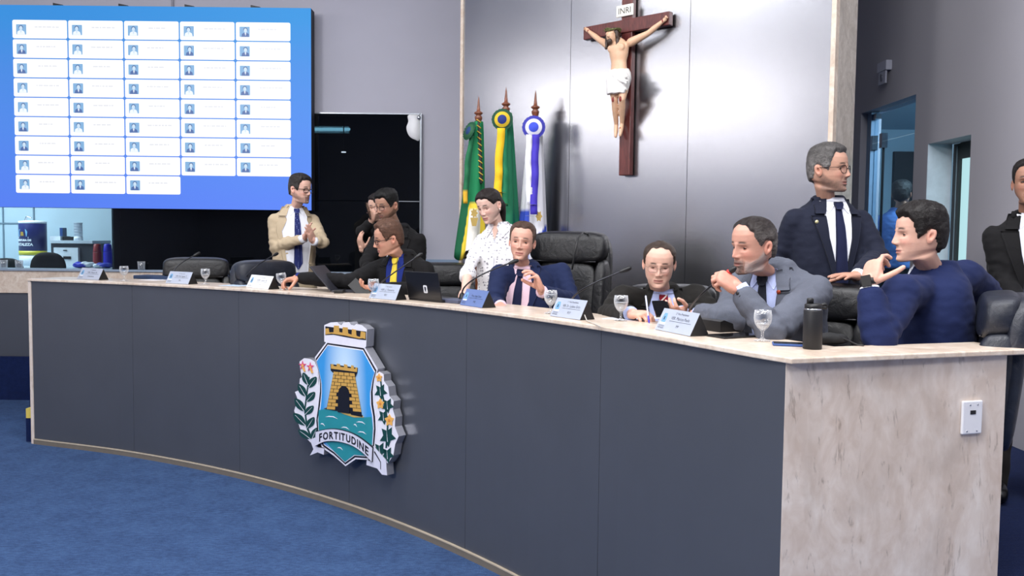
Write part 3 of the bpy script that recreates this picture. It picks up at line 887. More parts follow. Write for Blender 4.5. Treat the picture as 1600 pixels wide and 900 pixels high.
for x, y, w in ((230, 534, 66), (205, 572, 24), (312, 590, 44), (378, 576, 18), (390, 562, 50), (398, 614, 46), (292, 696, 30)):
    q = [(x, y + 4), (x + w * .3, y - 2), (x + w * .65, y), (x + w, y + 14)]
    wv.append((q + [(a - 1, b + 5) for a, b in q[::-1][1:-1]], Z1 + .006, 0))
for w_1 in wv: deco('wave', 'white', [w_1])
# tower, brick by brick
def tw_edge(y):
    k = (y - 300) / 210.0
    return 276 - 38 * k, 384 + 38 * k
deco('tower', 'black', [([(276, 298), (384, 318), (422, 532), (238, 496)], Z1 + .0065, 0), ([(258, 262), (400, 282), (398, 308), (388, 330), (272, 308), (260, 296)], Z1 + .0065, 0)])
deco('battlement', 'gold', [([(262, 284), (262, 263), (274, 262), (276, 272), (292, 274), (292, 260), (308, 262), (310, 276), (330, 279), (330, 262), (346, 266), (348, 282), (366, 284), (368, 268), (380, 271), (382, 286), (390, 288), (390, 278), (399, 282), (397, 304), (264, 286)], Z1 + .008, 0)])
rows = 11
tower_obj = COL.objects[-1] if False else None
bricks = []
tilt = 20.0
for r_ in range(rows):
    ya = 308 + r_ * 18.2; yb2 = ya + 15.6
    la, ra = tw_edge(ya); lb, rb = tw_edge(yb2)
    n = 4; off = 0.5 if r_ % 2 else 0.0
    cutsx = sorted(set([0.0, 1.0] + [(k + off) / n for k in range(n + 1) if 0 < (k + off) / n < 1]))
    for a, b in zip(cutsx[:-1], cutsx[1:]):
        if 4 <= r_ and a > .22 and b < .86 and (a + b) / 2 > .3 and (a + b) / 2 < .72 and r_ > 4: continue
        xa0, xa1 = la + (ra - la) * a + 1.6, la + (ra - la) * b - 1.6
        xb0, xb1 = lb + (rb - lb) * a + 1.6, lb + (rb - lb) * b - 1.6
        sk = lambda x: (x - 330) * tilt / 120.0
        bricks.append([(xa0, ya + sk(xa0) * .5 - 2), (xa1, ya + sk(xa1) * .5 - 2), (xb1, yb2 + sk(xb1) * .5 - 2), (xb0, yb2 + sk(xb0) * .5 - 2)])
mb = MB()
for q in bricks: mb.add(*prism(E_(q), EF, Z1 + .0066, Z1 + .008), smooth=False)
mb.build('tower_bricks', EM['gold'], arms)
deco('tower_door', 'black', [([(298, 512), (300, 410), (306, 390), (320, 376), (336, 376), (350, 388), (358, 408), (360, 520)], Z1 + .0092, 0)])
# crown on top
deco('crown_band', 'black', [([(228, 66), (441, 94), (440, 138), (400, 134), (330, 122), (270, 110), (228, 112)], Z1 + .0012, 0)])
deco('crown_merlons', 'gold', [([(230, 108), (229, 78), (246, 76), (249, 98), (272, 97), (274, 62), (299, 63), (302, 96), (318, 99), (320, 70), (345, 72), (348, 104), (366, 110), (368, 80), (388, 84), (391, 116), (410, 122), (414, 92), (438, 98), (437, 132), (425, 128), (405, 130), (330, 114), (262, 104)], Z1 + .0025, 0)])
# ribbon
slab([(150, 656), (188, 640), (190, 692), (224, 698), (222, 735), (190, 722), (150, 738), (168, 706)], 'ribbon_tail', -.05, .004, [EM['ribbon'], M_side])
slab([(440, 700), (482, 690), (545, 760), (552, 842), (525, 838), (500, 806), (444, 788), (446, 762), (478, 772)], 'ribbon_tail', -.05, .004, [EM['ribbon'], M_side])
RT = [(186, 612), (230, 601), (280, 597), (330, 605), (380, 622), (430, 652), (482, 694)]
RB = [(184, 690), (230, 668), (280, 664), (330, 672), (380, 690), (430, 724), (478, 772)]
slab(smooth_poly(RT, 4, False) + smooth_poly(RB, 4, False)[::-1], 'ribbon', .0, .014, [EM['ribbon'], EM['black']])
deco('ribbon_line', 'black', [(smooth_poly(RT, 4, False) + [(x, y + 2.5) for x, y in smooth_poly(RT, 4, False)[::-1]], .0152, 0),
                               (smooth_poly(RB, 4, False) + [(x, y - 2.5) for x, y in smooth_poly(RB, 4, False)[::-1]], .0152, 0),
                               ([(188, 640), (191, 640), (193, 692), (190, 692)], .0052, 0), ([(190, 692), (224, 698), (224, 701), (190, 695)], .0052, 0),
                               ([(488, 716), (520, 772), (517, 774), (484, 720)], .0052, 0), ([(520, 772), (520, 812), (517, 808), (517, 774)], .0052, 0)])
word = 'FORTITUDINE'; mb = MB()
top_ = smooth_poly(RT, 8, False); bot_ = smooth_poly(RB, 8, False)
adv = [text_mesh(ch, 1.0, 1.0, .03)[2] + .12 for ch in word]; tot = sum(adv); x = 0
for ch, w in zip(word, adv):
    v, f, ww = text_mesh(ch, 1.0, 1.0, .03)
    P = []
    for a, b in v:
        k = (x + a + .07) / tot; kk = .075 + k * .86
        i = kk * (len(top_) - 1); j = min(int(i), len(top_) - 2); q = i - j
        tx = [top_[j][d] * (1 - q) + top_[j + 1][d] * q for d in (0, 1)]; bx = [bot_[j][d] * (1 - q) + bot_[j + 1][d] * q for d in (0, 1)]
        h = .2 + b / .73 * .58
        s2 = emb(bx[0] + (tx[0] - bx[0]) * h, bx[1] + (tx[1] - bx[1]) * h)
        P.append(EO + et * s2[0] + UP * s2[1] + en_ * .0155)
    mb.add(P, f, smooth=False); x += w
mb.build('motto_lettering', EM['black'], arms)
# laurel on the left: leaves with a pale mid rib
def leaf(x, y, a, L, w):
    w = w * 1.35; L = L * 1.06
    ca_, sa_ = math.cos(a), math.sin(a)
    o = [(0, 0), (.25, .75), (.55, 1), (.85, .55), (1, 0), (.85, -.55), (.55, -1), (.25, -.75)]
    return [(x + p * L * ca_ - q * w * sa_, y - (p * L * sa_ + q * w * ca_)) for p, q in o]
for x, y, a, L, w in ((138, 372, 1.95, 66, 13), (140, 386, .95, 66, 14), (126, 432, 2.1, 72, 14), (130, 458, .85, 62, 14), (118, 508, 2.2, 78, 15), (122, 526, .8, 60, 13),
                      (124, 582, 2.35, 84, 16), (132, 598, 1.0, 66, 14), (150, 652, 2.5, 74, 14), (158, 654, 1.15, 62, 13)):
    lf = deco('laurel_leaf', 'green', [(leaf(x, y, a, L, w), .001, 2)])
    e = (x + math.cos(a) * L * .9, y - math.sin(a) * L * .9); nx, ny = math.sin(a) * 1.1, math.cos(a) * 1.1
    deco('leaf_rib', 'white', [([(x + nx, y + ny), (e[0] + nx * .4, e[1] + ny * .4), (e[0] - nx * .4, e[1] - ny * .4), (x - nx, y - ny)], .0016, 0)], lf)
deco('laurel_stem', 'green', [([(140, 330), (146, 330), (134, 420), (124, 500), (136, 590), (166, 664), (158, 666), (128, 594), (117, 500), (128, 418)], .0006, 0)])
def star(x, y, r, r2, n, a0=0.0, sx=.8):
    return [(x + sx * (r if k % 2 == 0 else r2) * math.cos(a0 + PI * k / n), y + (r if k % 2 == 0 else r2) * math.sin(a0 + PI * k / n)) for k in range(2 * n)]
for x, y in ((110, 270), (150, 278)):
    fl = deco('pink_flower', 'pink', [(star(x, y, 27, 10, 5, -PI / 2), .002, 0)])
    deco('flower_throat', 'yellow', [(star(x, y, 10, 5, 5, 0), .003, 0), ([(x - 3, y + 8), (x + 6, y + 6), (x + 16, y + 30), (x + 8, y + 34)], .003, 0)], fl)
for x, y, r in ((516, 406, 44), (552, 478, 42), (532, 538, 42), (552, 640, 56), (512, 712, 46), (552, 735, 44)):
    lf = deco('ivy_leaf', 'green', [(star(x, y, r, r * .52, 5, .2), .001, 0)])
    deco('leaf_rib', 'white', [([(x - 1, y + r * .5), (x - r * .1, y - r * .7), (x + 1.5, y + r * .5)], .0016, 0)], lf)
deco('ivy_stem', 'green', [([(512, 340), (518, 340), (528, 420), (546, 500), (556, 590), (548, 700), (540, 700), (548, 590), (538, 500), (520, 424)], .0006, 0)])
for x, y, r, c in ((508, 334, 24, 'yellow'), (515, 470, 30, 'yellow'), (562, 556, 34, 'yellow')):
    fl = deco('yellow_flower', c, [(star(x, y, r, r * .6, 5, -PI / 2, .75), .0025, 2)])
    deco('flower_eye', 'orange', [(star(x, y, r * .3, r * .2, 5, 0), .0035, 0)], fl)
# stand-off studs that hold the sign on the desk front
for u, v_ in ((330, 160), (240, 600), (440, 620), (120, 450), (540, 480), (335, 700)):
    e = emb(u, v_); o = EO + et * e[0] + UP * e[1]
    MB().add(*lathe([(.012, -.082), (.012, -.055)], o, 12, en_)).build('stand_off', M_chrome, arms)

# ================================================================ CRUCIFIX
# frame on the steel wall: x along the wall, z up, n out of the wall
def wl(px, py, off=0.0):
    p = on_wall(px, py, off) - WM
    return p.dot(WD), p.z
CZ = lambda a, z, off: WM + WD * a + UP * z + WN * off
a_p = (wl(968.5, 200, .05)[0] + wl(986.5, 200, .05)[0]) / 2
z_b = wl(977, 274, .05)[1]
zl, zr = wl(914, 47, .05), wl(1048, 30, .05)
z_c = (zl[1] + zr[1]) / 2 - .012
cross = empty('crucifix', CZ(a_p, z_c, 0.03), 'dark wooden crucifix with a carved pale figure on the brushed steel wall', 'crucifix')
M_wood = NT('dark_mahogany'); g = M_wood.noise(7, 4, vec=(6, 6, 1), dist=1.0)
M_wood.base(M_wood.ramp(g, [(.3, lin('#4c2220')), (.7, lin('#6e3530'))])); M_wood.set(Roughness=.32); M_wood = M_wood.m
o0 = CZ(a_p, 0, 0)
p1 = MB().add(*obox(o0, WD, WN, UP, -.048, .048, .012, .06, z_b, 3.75)).build('upright', M_wood, cross)
p2 = MB().add(*obox(o0, WD, WN, UP, zl[0] - a_p, zr[0] - a_p, .02, .07, z_c - .048, z_c + .048)).build('crossbar', M_wood, cross)
for o in (p1, p2):
    b = o.modifiers.new('edge', 'BEVEL'); b.width = .005; b.segments = 2
i0 = wl(975, 16, .08)
ins = MB().add(*obox(CZ(i0[0], i0[1], 0), WD, WN, UP, -.075, .075, .062, .075, -.042, .042)).build('title_plate', plain('ivory', '#eeeade', .5), cross)
b = ins.modifiers.new('edge', 'BEVEL'); b.width = .006; b.segments = 2
mb = MB(); put_text(mb, 'INRI', .062, (CZ(i0[0], i0[1], 0), WD, UP, WN), 0, -.022, .0762, 1.0)
mb.build('title_lettering', plain('ink', '#22201f', .6), ins)
# figure
def cp(px, py, off): a, z = wl(px, py, off); return CZ(a, z, off)
M_skin_c = plain('painted_flesh', '#dfb493', 0.42, var=.05, nscale=30)
M_hairc = plain('painted_hair', '#3c2a20', 0.5)
M_blood = plain('painted_blood', '#8a2f2a', 0.45)
nk = cp(967, 66, .12); pv = cp(967, 116, .13)
shl, shr = cp(950, 70, .11), cp(986, 66, .11)
body = MB()
def ringsC(secs):
    v = []; f = []; n = 18
    for (c, hw, hd) in secs:
        for k in range(n):
            a = 2 * PI * k / n; v.append(tuple(c + WD * (hw * math.cos(a)) + WN * (hd * math.sin(a))))
    for i in range(len(secs) - 1):
        for k in range(n):
            j = (k + 1) % n; f.append((i * n + k, i * n + j, (i + 1) * n + j, (i + 1) * n + k))
    f.append(tuple(range(n - 1, -1, -1))); f.append(tuple((len(secs) - 1) * n + k for k in range(n)))
    return v, f
L_ = lambda t: nk + (pv - nk) * t
body.add(*ringsC([(L_(1.25), .068, .05), (L_(1.0), .072, .052), (L_(.8), .064, .046), (L_(.6), .062, .044), (L_(.42), .074, .052), (L_(.22), .082, .055), (L_(.08), .078, .046), (L_(-.04), .05, .034), (L_(-.12), .026, .026)]))
hd_c = cp(957, 56, .15)
body.add(*sq(hd_c, (.042, .05, .055), 2.2, ax=(WD, WN, UP)))
body.add(*tube([L_(-.05), hd_c - UP * .02], [.026, .025]))
body.add(*tube([hd_c + WN * .046 + UP * .012, hd_c + WN * .058 - UP * .012], [.006, .009], 8))
for k in (-1, 1):
    body.add(*tube([hd_c + WN * .044 + WD * (.008 * k) + UP * .013, hd_c + WN * .036 + WD * (.03 * k) + UP * .012], .008, 8))
    body.add(*sq(L_(.2) + WD * (.036 * k) + WN * .040, (.038, .012, .030), 2.2, ax=(WD, WN, UP)))
hl, hr = cp(920, 49, .085), cp(1036, 33, .085)
ell = cp(936, 62, .10); elr = cp(1013, 52, .10)
for s_, e_, h_ in ((shl, ell, hl), (shr, elr, hr)):
    body.add(*tube([s_, s_.lerp(e_, .5), e_, e_.lerp(h_, .4), h_], [.034, .028, .022, .022, .014]))
    d = (h_ - e_).normalized(); body.add(*sq(h_ + d * .018, (.02, .010, .017), 2.5, 12, 8, ax=(d, WN, d.cross(WN))))
    for k in (-1, 0, 1): body.add(*tube([h_ + d * .03 + d.cross(WN) * (.009 * k), h_ + d * .045 + d.cross(WN) * (.01 * k) + WN * .012, h_ + d * .036 + d.cross(WN) * (.01 * k) + WN * .022], .0052, 6))
hipl, hipr = cp(958, 122, .13), cp(976, 122, .13)
knl, knr = cp(960.5, 156, .18), cp(972, 155, .185)
anl, anr = cp(963, 196, .10), cp(972, 194, .10)
tol, tor = cp(962, 213, .13), cp(969, 211, .14)
for a_, k_, n_, t_ in ((hipl, knl, anl, tol), (hipr, knr, anr, tor)):
    body.add(*tube([a_, a_.lerp(k_, .5), k_], [.047, .040, .027])); body.add(*tube([k_, k_.lerp(n_, .35), n_], [.026, .026, .016]))
    body.add(*tube([n_, n_.lerp(t_, .5), t_], [.019, .02, .014], flat=(WD, .8)))
co, fa = remesh(body, .006, 4)
kz = knl.z
MB().add(co, fa).build('figure', M_skin_c, cross)
fig = COL.objects['figure']
h = MB()
h.add(*sq(hd_c + UP * .014 - WN * .022, (.047, .046, .05), 2.2, ax=(WD, WN, UP)))
for sgn in (-1, 1): h.add(*tube([hd_c + WD * (.038 * sgn) + UP * .025 + WN * .012, hd_c + WD * (.046 * sgn) - UP * .03 - WN * .005, hd_c + WD * (.046 * sgn) - UP * .085 + WN * .01], [.017, .020, .012]))
co, fa = remesh(h, .007, 3, lambda c: .003 * wob(c, 90)); MB().add(co, fa).build('hair', M_hairc, fig)
h = MB().add(*sq(hd_c + WN * .036 - UP * .046, (.022, .016, .022), 2.2, ax=(WD, WN, UP)))
co, fa = remesh(h, .005, 2, lambda c: .002 * wob(c, 120)); MB().add(co, fa).build('beard', M_hairc, fig)
cr_ = MB(); rr_ = random.Random(2)
for k in range(3):
    pts = [hd_c + UP * (.034 + .006 * math.sin(3 * a + k) + .004 * k) + WD * (.053 * math.cos(a)) + WN * (-.004 + .056 * math.sin(a)) for a in np.linspace(0, 2 * PI, 22)]
    cr_.add(*tube(pts, .0055, 6, False))
for k in range(16):
    a = 2 * PI * k / 16; d = (WD * math.cos(a) + WN * math.sin(a) + UP * rr_.uniform(-.6, .8)).normalized()
    b0 = hd_c + UP * .038 + WD * (.053 * math.cos(a)) + WN * (.054 * math.sin(a)); cr_.add(*tube([b0, b0 + d * .02], [.003, .001], 5))
cr_.build('thorn_crown', plain('olive_thorns', '#5a5a30', .7), fig)
# knotted white cloth round the hips, closed over the thighs
w_ = MB()
w_.add(*ringsC([(L_(1.66) + WN * .04 + WD * .014, .078, .070), (L_(1.5) + WN * .034 + WD * .012, .086, .078), (L_(1.2) + WN * .016 + WD * .008, .096, .074), (L_(.98) + WD * .004, .09, .064), (L_(.86), .08, .056)]))
kn = cp(957, 116, .17); w_.add(*tube([kn, kn + WD * -.03 - UP * .03], [.02, .012]))
for k in range(4): w_.add(*tube([cp(957 + 3 * k, 117, .215), cp(966 + 4 * k, 124 + 2 * k, .222), cp(980, 119 + 7 * k, .19)], .009))
co, fa = remesh(w_, .007, 2, lambda c: .005 * wob(c * np.array([1, 1, .35]), 60)); MB().add(co, fa).build('loincloth', plain('painted_cloth', '#f1eeea', .5), fig)
for p, r in ((knl + WN * .026, .016), (knr + WN * .026, .016), (anl.lerp(tol, .6) + WN * .015, .013), (anr.lerp(tor, .5) + WN * .016, .014), (hl + WN * .014, .01), (hr + WN * .014, .01)):
    MB().add(*sq(p - WN * .004, (r * .7, r * .4, r * 1.2), 2, 10, 6, ax=(WD, WN, UP))).build('painted_wound', M_blood, fig)

# ================================================================ FLAGS
M_turned = plain('turned_wood', '#7a4630', .3, var=.2, nscale=30)
M_flag = vcol('flag_cloth', .75)
M_gold = plain('gold_fringe', '#c9a53a', .5)
def flag(px, py_tip, y, label, colour, drape, rosette, streamers, lean=0.0):
    tip = at(px, py_tip, y); base = Vector((tip.x - lean, tip.y, DZ))
    root = empty('flag_on_pole', base, label, 'flag')
    d = (tip - base).normalized()
    MB().add(*tube([base + UP * .03, tip - d * .22], .017, 12)).build('pole', M_turned, root)
    MB().add(*lathe([(0.0, 0), (.12, .0), (.12, .02), (.07, .035), (.035, .06), (.03, .09), (0, .09)], base, 20)).build('foot', M_turned, root)
    prof = [(.0, -.30), (.018, -.30), (.02, -.285), (.026, -.27), (.028, -.25), (.022, -.235), (.016, -.225), (.022, -.20), (.03, -.175), (.032, -.165), (.018, -.15), (.024, -.145), (.036, -.135), (.034, -.128), (.016, -.118), (.012, -.09), (.006, -.03), (.001, 0)]
    MB().add(*lathe(prof, tip, 18, d)).build('finial', M_turned, root)
    # hanging cloth: pleated sleeve, narrow at the pole top and spreading downwards
    top = tip - d * drape['top']; n, m = 72, 40
    R_ = Vector((1, 0, 0)); Fv = Vector((0, -1, 0))
    v = []; c = []
    for i in range(m + 1):
        t_ = i / m
        cc = top - UP * (drape['len'] * t_) + R_ * (drape['dx'] * t_)
        hw = drape['w0'] + (drape['w1'] - drape['w0']) * t_ ** .8; hd_ = .045 + .05 * t_
        for k in range(n):
            a = 2 * PI * k / n
            q = 1 + (.05 + .16 * t_) * math.sin(drape.get('pl', 7) * a + 1.4 * math.sin(2.1 * t_ + a) + drape.get('ph', 0))
            z_ = cc.z - (.05 * math.sin(3 * a + px) * t_ if i == m else 0) + drape.get('slant', 0) * math.cos(a) * t_
            p = cc + R_ * (hw * math.cos(a) * q) + Fv * (hd_ * math.sin(a) * q); p.z = z_
            v.append(tuple(p)); c.append(lin(colour(math.cos(a), t_, math.sin(a))))
    f = [(i * n + k, (i + 1) * n + k, (i + 1) * n + (k + 1) % n, i * n + (k + 1) % n) for i in range(m) for k in range(n)]
    f.append(tuple(range(n))); f.append(tuple(m * n + k for k in range(n - 1, -1, -1)))
    MB().add(v, f, 0, c).build('cloth', M_flag, root, usecol=True)
    if rosette:
        rc, rn, cols, rad = rosette
        rb = MB(); rn = rn.normalized(); A = rn.orthogonal().normalized(); B = rn.cross(A)
        N_ = 40; rings = [(0, .02), (rad * .42, .018), (rad * .46, .012), (rad * .72, .012), (rad * .76, .006), (rad, .004)]
        vs = []; cs = []; fs = []
        for j, (r, h_) in enumerate(rings):
            for k in range(N_):
                a = 2 * PI * k / N_; zz = h_ + (.006 if k % 2 and j > 1 else 0) * (r / rad); rr2 = r * (1.04 if k % 2 and j == 5 else 1)
                vs.append(tuple(rc + A * (rr2 * math.cos(a)) + B * (rr2 * math.sin(a)) + rn * zz)); cs.append(lin(cols[j // 2] if not (j == 5 and k % 2) else cols[2]))
        for j in range(5):
            for k in range(N_): fs.append((j * N_ + k, (j + 1) * N_ + k, (j + 1) * N_ + (k + 1) % N_, j * N_ + (k + 1) % N_))
        fs.append(tuple(5 * N_ + k for k in range(N_)))
        rb.add(vs, [tuple(q[::-1]) for q in fs], 0, cs); rb.build('rosette', M_flag, root, usecol=True)
    for (pts, wid, cols) in streamers:
        sm = MB(); P = [Vector(p) for p in pts]; vs = []; cs = []; fs = []
        L = 26
        for i in range(L + 1):
            t_ = i / L * (len(P) - 1); j = min(int(t_), len(P) - 2); q = P[j].lerp(P[j + 1], t_ - j)
            q = q + Fv * (.004 * math.sin(i * .9)) + R_ * (.003 * math.sin(i * .5))
            for s2, o2 in ((-1, 0), (1, 0), (1, 1), (-1, 1)):
                vs.append(tuple(q + R_ * (wid / 2 * s2) - Fv * (.004 * o2) + Fv * (.003 * math.sin(i * 1.3 + s2)))); cs.append(lin(cols(i / L)))
        for i in range(L):
            for k in range(4): fs.append((i * 4 + k, (i + 1) * 4 + k, (i + 1) * 4 + (k + 1) % 4, i * 4 + (k + 1) % 4))
        fs.append((0, 1, 2, 3)); fs.append((L * 4 + 3, L * 4 + 2, L * 4 + 1, L * 4))
        sm.add(vs, fs, 0, cs); sm.build('streamer', M_flag, root, usecol=True)
    return root
FY = 6.95
# green flag with a yellow lozenge and a white disc
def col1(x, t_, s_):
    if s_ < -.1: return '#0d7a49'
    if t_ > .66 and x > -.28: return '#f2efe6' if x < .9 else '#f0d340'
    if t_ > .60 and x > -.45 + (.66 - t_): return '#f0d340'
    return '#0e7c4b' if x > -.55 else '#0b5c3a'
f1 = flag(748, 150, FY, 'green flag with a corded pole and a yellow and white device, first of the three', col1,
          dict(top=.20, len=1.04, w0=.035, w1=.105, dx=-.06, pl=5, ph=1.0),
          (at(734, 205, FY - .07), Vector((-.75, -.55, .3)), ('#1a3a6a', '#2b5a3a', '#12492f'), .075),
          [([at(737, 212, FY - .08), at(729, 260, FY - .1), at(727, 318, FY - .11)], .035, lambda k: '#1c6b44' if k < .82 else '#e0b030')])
cd = MB()
q0 = at(748, 189, FY - .035); q1 = at(752, 285, FY - .07)
cd.add(*tube([q0, q1], .012, 8)); cd.build('black_cord', plain('black_cord', '#1a1a1a', .6), f1)
for k in range(11):
    c_ = q0.lerp(q1, k / 10.5)
    MB().add(*tube([c_ + Vector((-.014, -.008, .010)), c_ + Vector((0, -.016, 0)), c_ + Vector((.014, -.008, -.010))], .0045, 6)).build('gold_band', M_gold, f1)
em = MB(); ec = at(741, 333, FY - .17)
em.add(*prism(star(0, 0, .04, .026, 7, 0, .75), (ec, Vector((1, 0, 0)), UP, Vector((0, -1, 0))), 0, .003), smooth=False)
em.add(*prism([(-.03, -.035), (.03, -.035), (.016, -.10), (-.016, -.10)], (ec, Vector((1, 0, 0)), UP, Vector((0, -1, 0))), 0, .003), smooth=False)
em.build('printed_crest', plain('crest_print', '#b79a52', .7), f1)
def col2(x, t_, s_):
    if s_ < -.1: return '#176b4a'
    if x < -.72: return '#eceae2'
    return '#1a7350'
f2 = flag(791, 136, FY, 'green flag with a blue and yellow rosette and yellow streamer, middle of the three', col2,
          dict(top=.20, len=1.25, w0=.045, w1=.112, dx=.01, pl=6, ph=.3),
          (at(785, 187, FY - .12), Vector((-.15, -1, .05)), ('#20307a', '#d8b62c', '#1c4a34'), .082),
          [([at(783, 200, FY - .14), at(779, 260, FY - .17), at(778, 310, FY - .19)], .06, lambda k: '#f0c020'), ([at(787, 200, FY - .13), at(788, 260, FY - .16), at(789, 322, FY - .18)], .05, lambda k: '#1e7a52'),
           ([at(779, 300, FY - .2), at(787, 301, FY - .2)], .035, lambda k: '#f0c020'), ([at(783, 318, FY - .2), at(791, 319, FY - .2)], .03, lambda k: '#f0c020')])
def col3(x, t_, s_):
    if s_ < -.1: return '#e8e8f0'
    if t_ > .60 and x < -.3: return '#3a55c8'
    if t_ > .70 + .25 * (1 - x) * .5 and x > .1: return '#3350c4'
    return '#ececf4'
f3 = flag(837, 141, FY, 'white and blue flag with a blue rosette and violet streamer, nearest the leather armchair', col3,
          dict(top=.215, len=1.18, w0=.045, w1=.115, dx=-.01, pl=6, ph=2.0),
          (at(834, 199, FY - .12), Vector((-.1, -1, .05)), ('#3f52d4', '#e6e6f2', '#3a3aa0'), .088),
          [([at(837, 210, FY - .14), at(836, 260, FY - .17), at(834, 335, FY - .19)], .055, lambda k: '#4638b8'), ([at(827, 210, FY - .13), at(826, 260, FY - .16), at(828, 318, FY - .185)], .05, lambda k: '#eeeef6'),
           ([at(823, 319, FY - .2), at(837, 320, FY - .2)], .04, lambda k: '#f2f2fa'), ([at(823, 337, FY - .2), at(837, 338, FY - .2)], .045, lambda k: '#f2f2fa')])
em = MB(); ec = at(842, 338, FY - .17)
em.add(*prism(star(0, 0, .045, .03, 6, 0, .6), (ec, Vector((1, 0, 0)), UP, Vector((0, -1, 0))), 0, .003), smooth=False)
em.build('printed_crest', MATS['crest_print'], f3)
# ================================================================ LEATHER CHAIRS
M_leather = leather('black_leather', '#0e0e11', .34)
M_leather2 = leather('navy_leather', '#1d212c', .34)
M_piping = plain('seam_thread', '#2a2a2e', .6)
X_, Y_ = Vector((1, 0, 0)), Vector((0, 1, 0))
def chair(loc, facing, label, high=False, group=None, mat=None, top=1.09):
    """swivel chair; facing = azimuth of its front, 0 looks at the hall (-y), + turns to the photo's right"""
    r = empty('leather_armchair', loc, label, 'chair', group)
    r.rotation_euler = (0, 0, math.radians(facing) + PI)       # built looking along +y
    o = Vector((0, 0, 0)); m = mat or M_leather
    B = lambda mb, name, mt: mb.build(name, mt, r, origin=(0, 0, 0))
    wdt = .27 if not high else .29
    B(MB().add(*sq((0, .02, .46), (.26, .26, .07), 4, 28, 12)), 'seat', m)
    # backrest: shell, two cushions and a roll at the top
    tl = .10
    ax = (X_, Vector((0, math.cos(tl), math.sin(tl) * -1)).normalized(), Vector((0, -math.sin(tl), math.cos(tl))).normalized())
    h0, h1 = .50, top
    c = lambda z, y: Vector((0, -.25 + y, 0)) + ax[2] * (z - .45) + Vector((0, 0, .45))
    shell = B(MB().add(*sq(c((h0 + h1) / 2, -.045), (wdt, .045, (h1 - h0) / 2 + .0), 5.5, 36, 20, ax=ax)), 'back_shell', m)
    roll = .15 if not high else .19
    B(MB().add(*sq(c(h1 - roll / 2 - .005, .02), (wdt * .97, .072, roll / 2 + .012), 4.2, 36, 14, ax=ax)), 'head_roll', m)
    B(MB().add(*sq(c((h0 + h1 - roll) / 2, .012), (wdt * .80, .065, (h1 - roll - h0) / 2 + .012), 4.5, 36, 16, ax=ax)), 'back_cushion', m)
    for s_ in (-1, 1):
        B(MB().add(*sq(c((h0 + h1 - roll) / 2, .02) + X_ * (s_ * wdt * .88), (.045, .07, (h1 - roll - h0) / 2 + .012), 3.5, 18, 14, ax=ax)), 'side_bolster', m)
        arm = MB().add(*tube([(s_ * .29, -.17, .47), (s_ * .305, -.16, .66), (s_ * .305, .16, .66), (s_ * .29, .18, .47)], .02, 10))
        a = B(arm, 'arm_frame', M_black)
        MB().add(*sq((s_ * .305, .0, .685), (.04, .19, .028), 4, 16, 10)).build('arm_pad', m, a, origin=(0, 0, 0))
    sm = MB()
    pts = [c(h1 - roll - .004, .076) + X_ * (wdt * .78 * k) for k in np.linspace(-1, 1, 12)]
    sm.add(*tube(pts, .004, 6)); B(sm, 'seam_piping', M_piping)
    B(MB().add(*lathe([(.028, .10), (.028, .26), (.04, .27), (.04, .36), (.12, .375), (.12, .395), (0, .395)], (0, 0, 0), 18)), 'gas_lift', M_black)
    for k in range(5):
        a = 2 * PI * k / 5 + .3; d = Vector((math.cos(a), math.sin(a), 0))
        lg = B(MB().add(*tube([d * .02 + UP * .11, d * .29 + UP * .075], [.028, .018], 8)), 'base_leg', M_black)
        MB().add(*lathe([(0, -.012), (.026, -.012), (.028, 0), (.026, .012), (0, .012)], d * .29 + UP * .0285, 14, d.cross(UP))).build('caster', M_black, lg, origin=(0, 0, 0))
    return r

def floor_pt(px, py, y): p = at(px, py, y); return Vector((p.x, p.y, DZ))
C1 = chair(floor_pt(305, 430, 7.05), 18, 'empty black leather armchair behind the goblet at the far end of the desk')
C2 = chair(floor_pt(452, 430, 6.62), 52, 'dark leather armchair just in front of the man in the beige jacket', mat=M_leather2)
C3 = chair(floor_pt(694, 430, 6.36), 12, 'black leather armchair between the open black laptop and the woman in the white blouse')
C4 = chair(floor_pt(855, 430, 5.64), -30, 'tall black leather armchair behind the man in the navy suit with a pink shirt', high=True, top=1.335)
C5 = chair(floor_pt(1052, 480, 4.93), -8, 'black leather armchair mostly hidden by the man with the red tie', top=1.02)
C6 = chair(Vector((1.27, 3.98, DZ)), -42, 'black leather armchair under the hand of the standing man with glasses', top=1.09)
C7 = chair(Vector((1.66, 3.58, DZ)), -116, 'black leather armchair behind the back of the man in the bright blue suit', mat=M_leather2, top=1.10)

# cable / jacket draped over the tall chair's corner
cpt = [at(918, 366, 5.80), at(911, 363, 5.62), at(903, 373, 5.48), at(898, 395, 5.47), at(894, 420, 5.48)]
MB().add(*tube(cpt, .006, 8)).build('draped_strap', M_black, None, origin=tuple(cpt[1]))
tag(COL.objects['draped_strap'], 'thin black strap hanging over the corner of the tall leather armchair', 'strap')

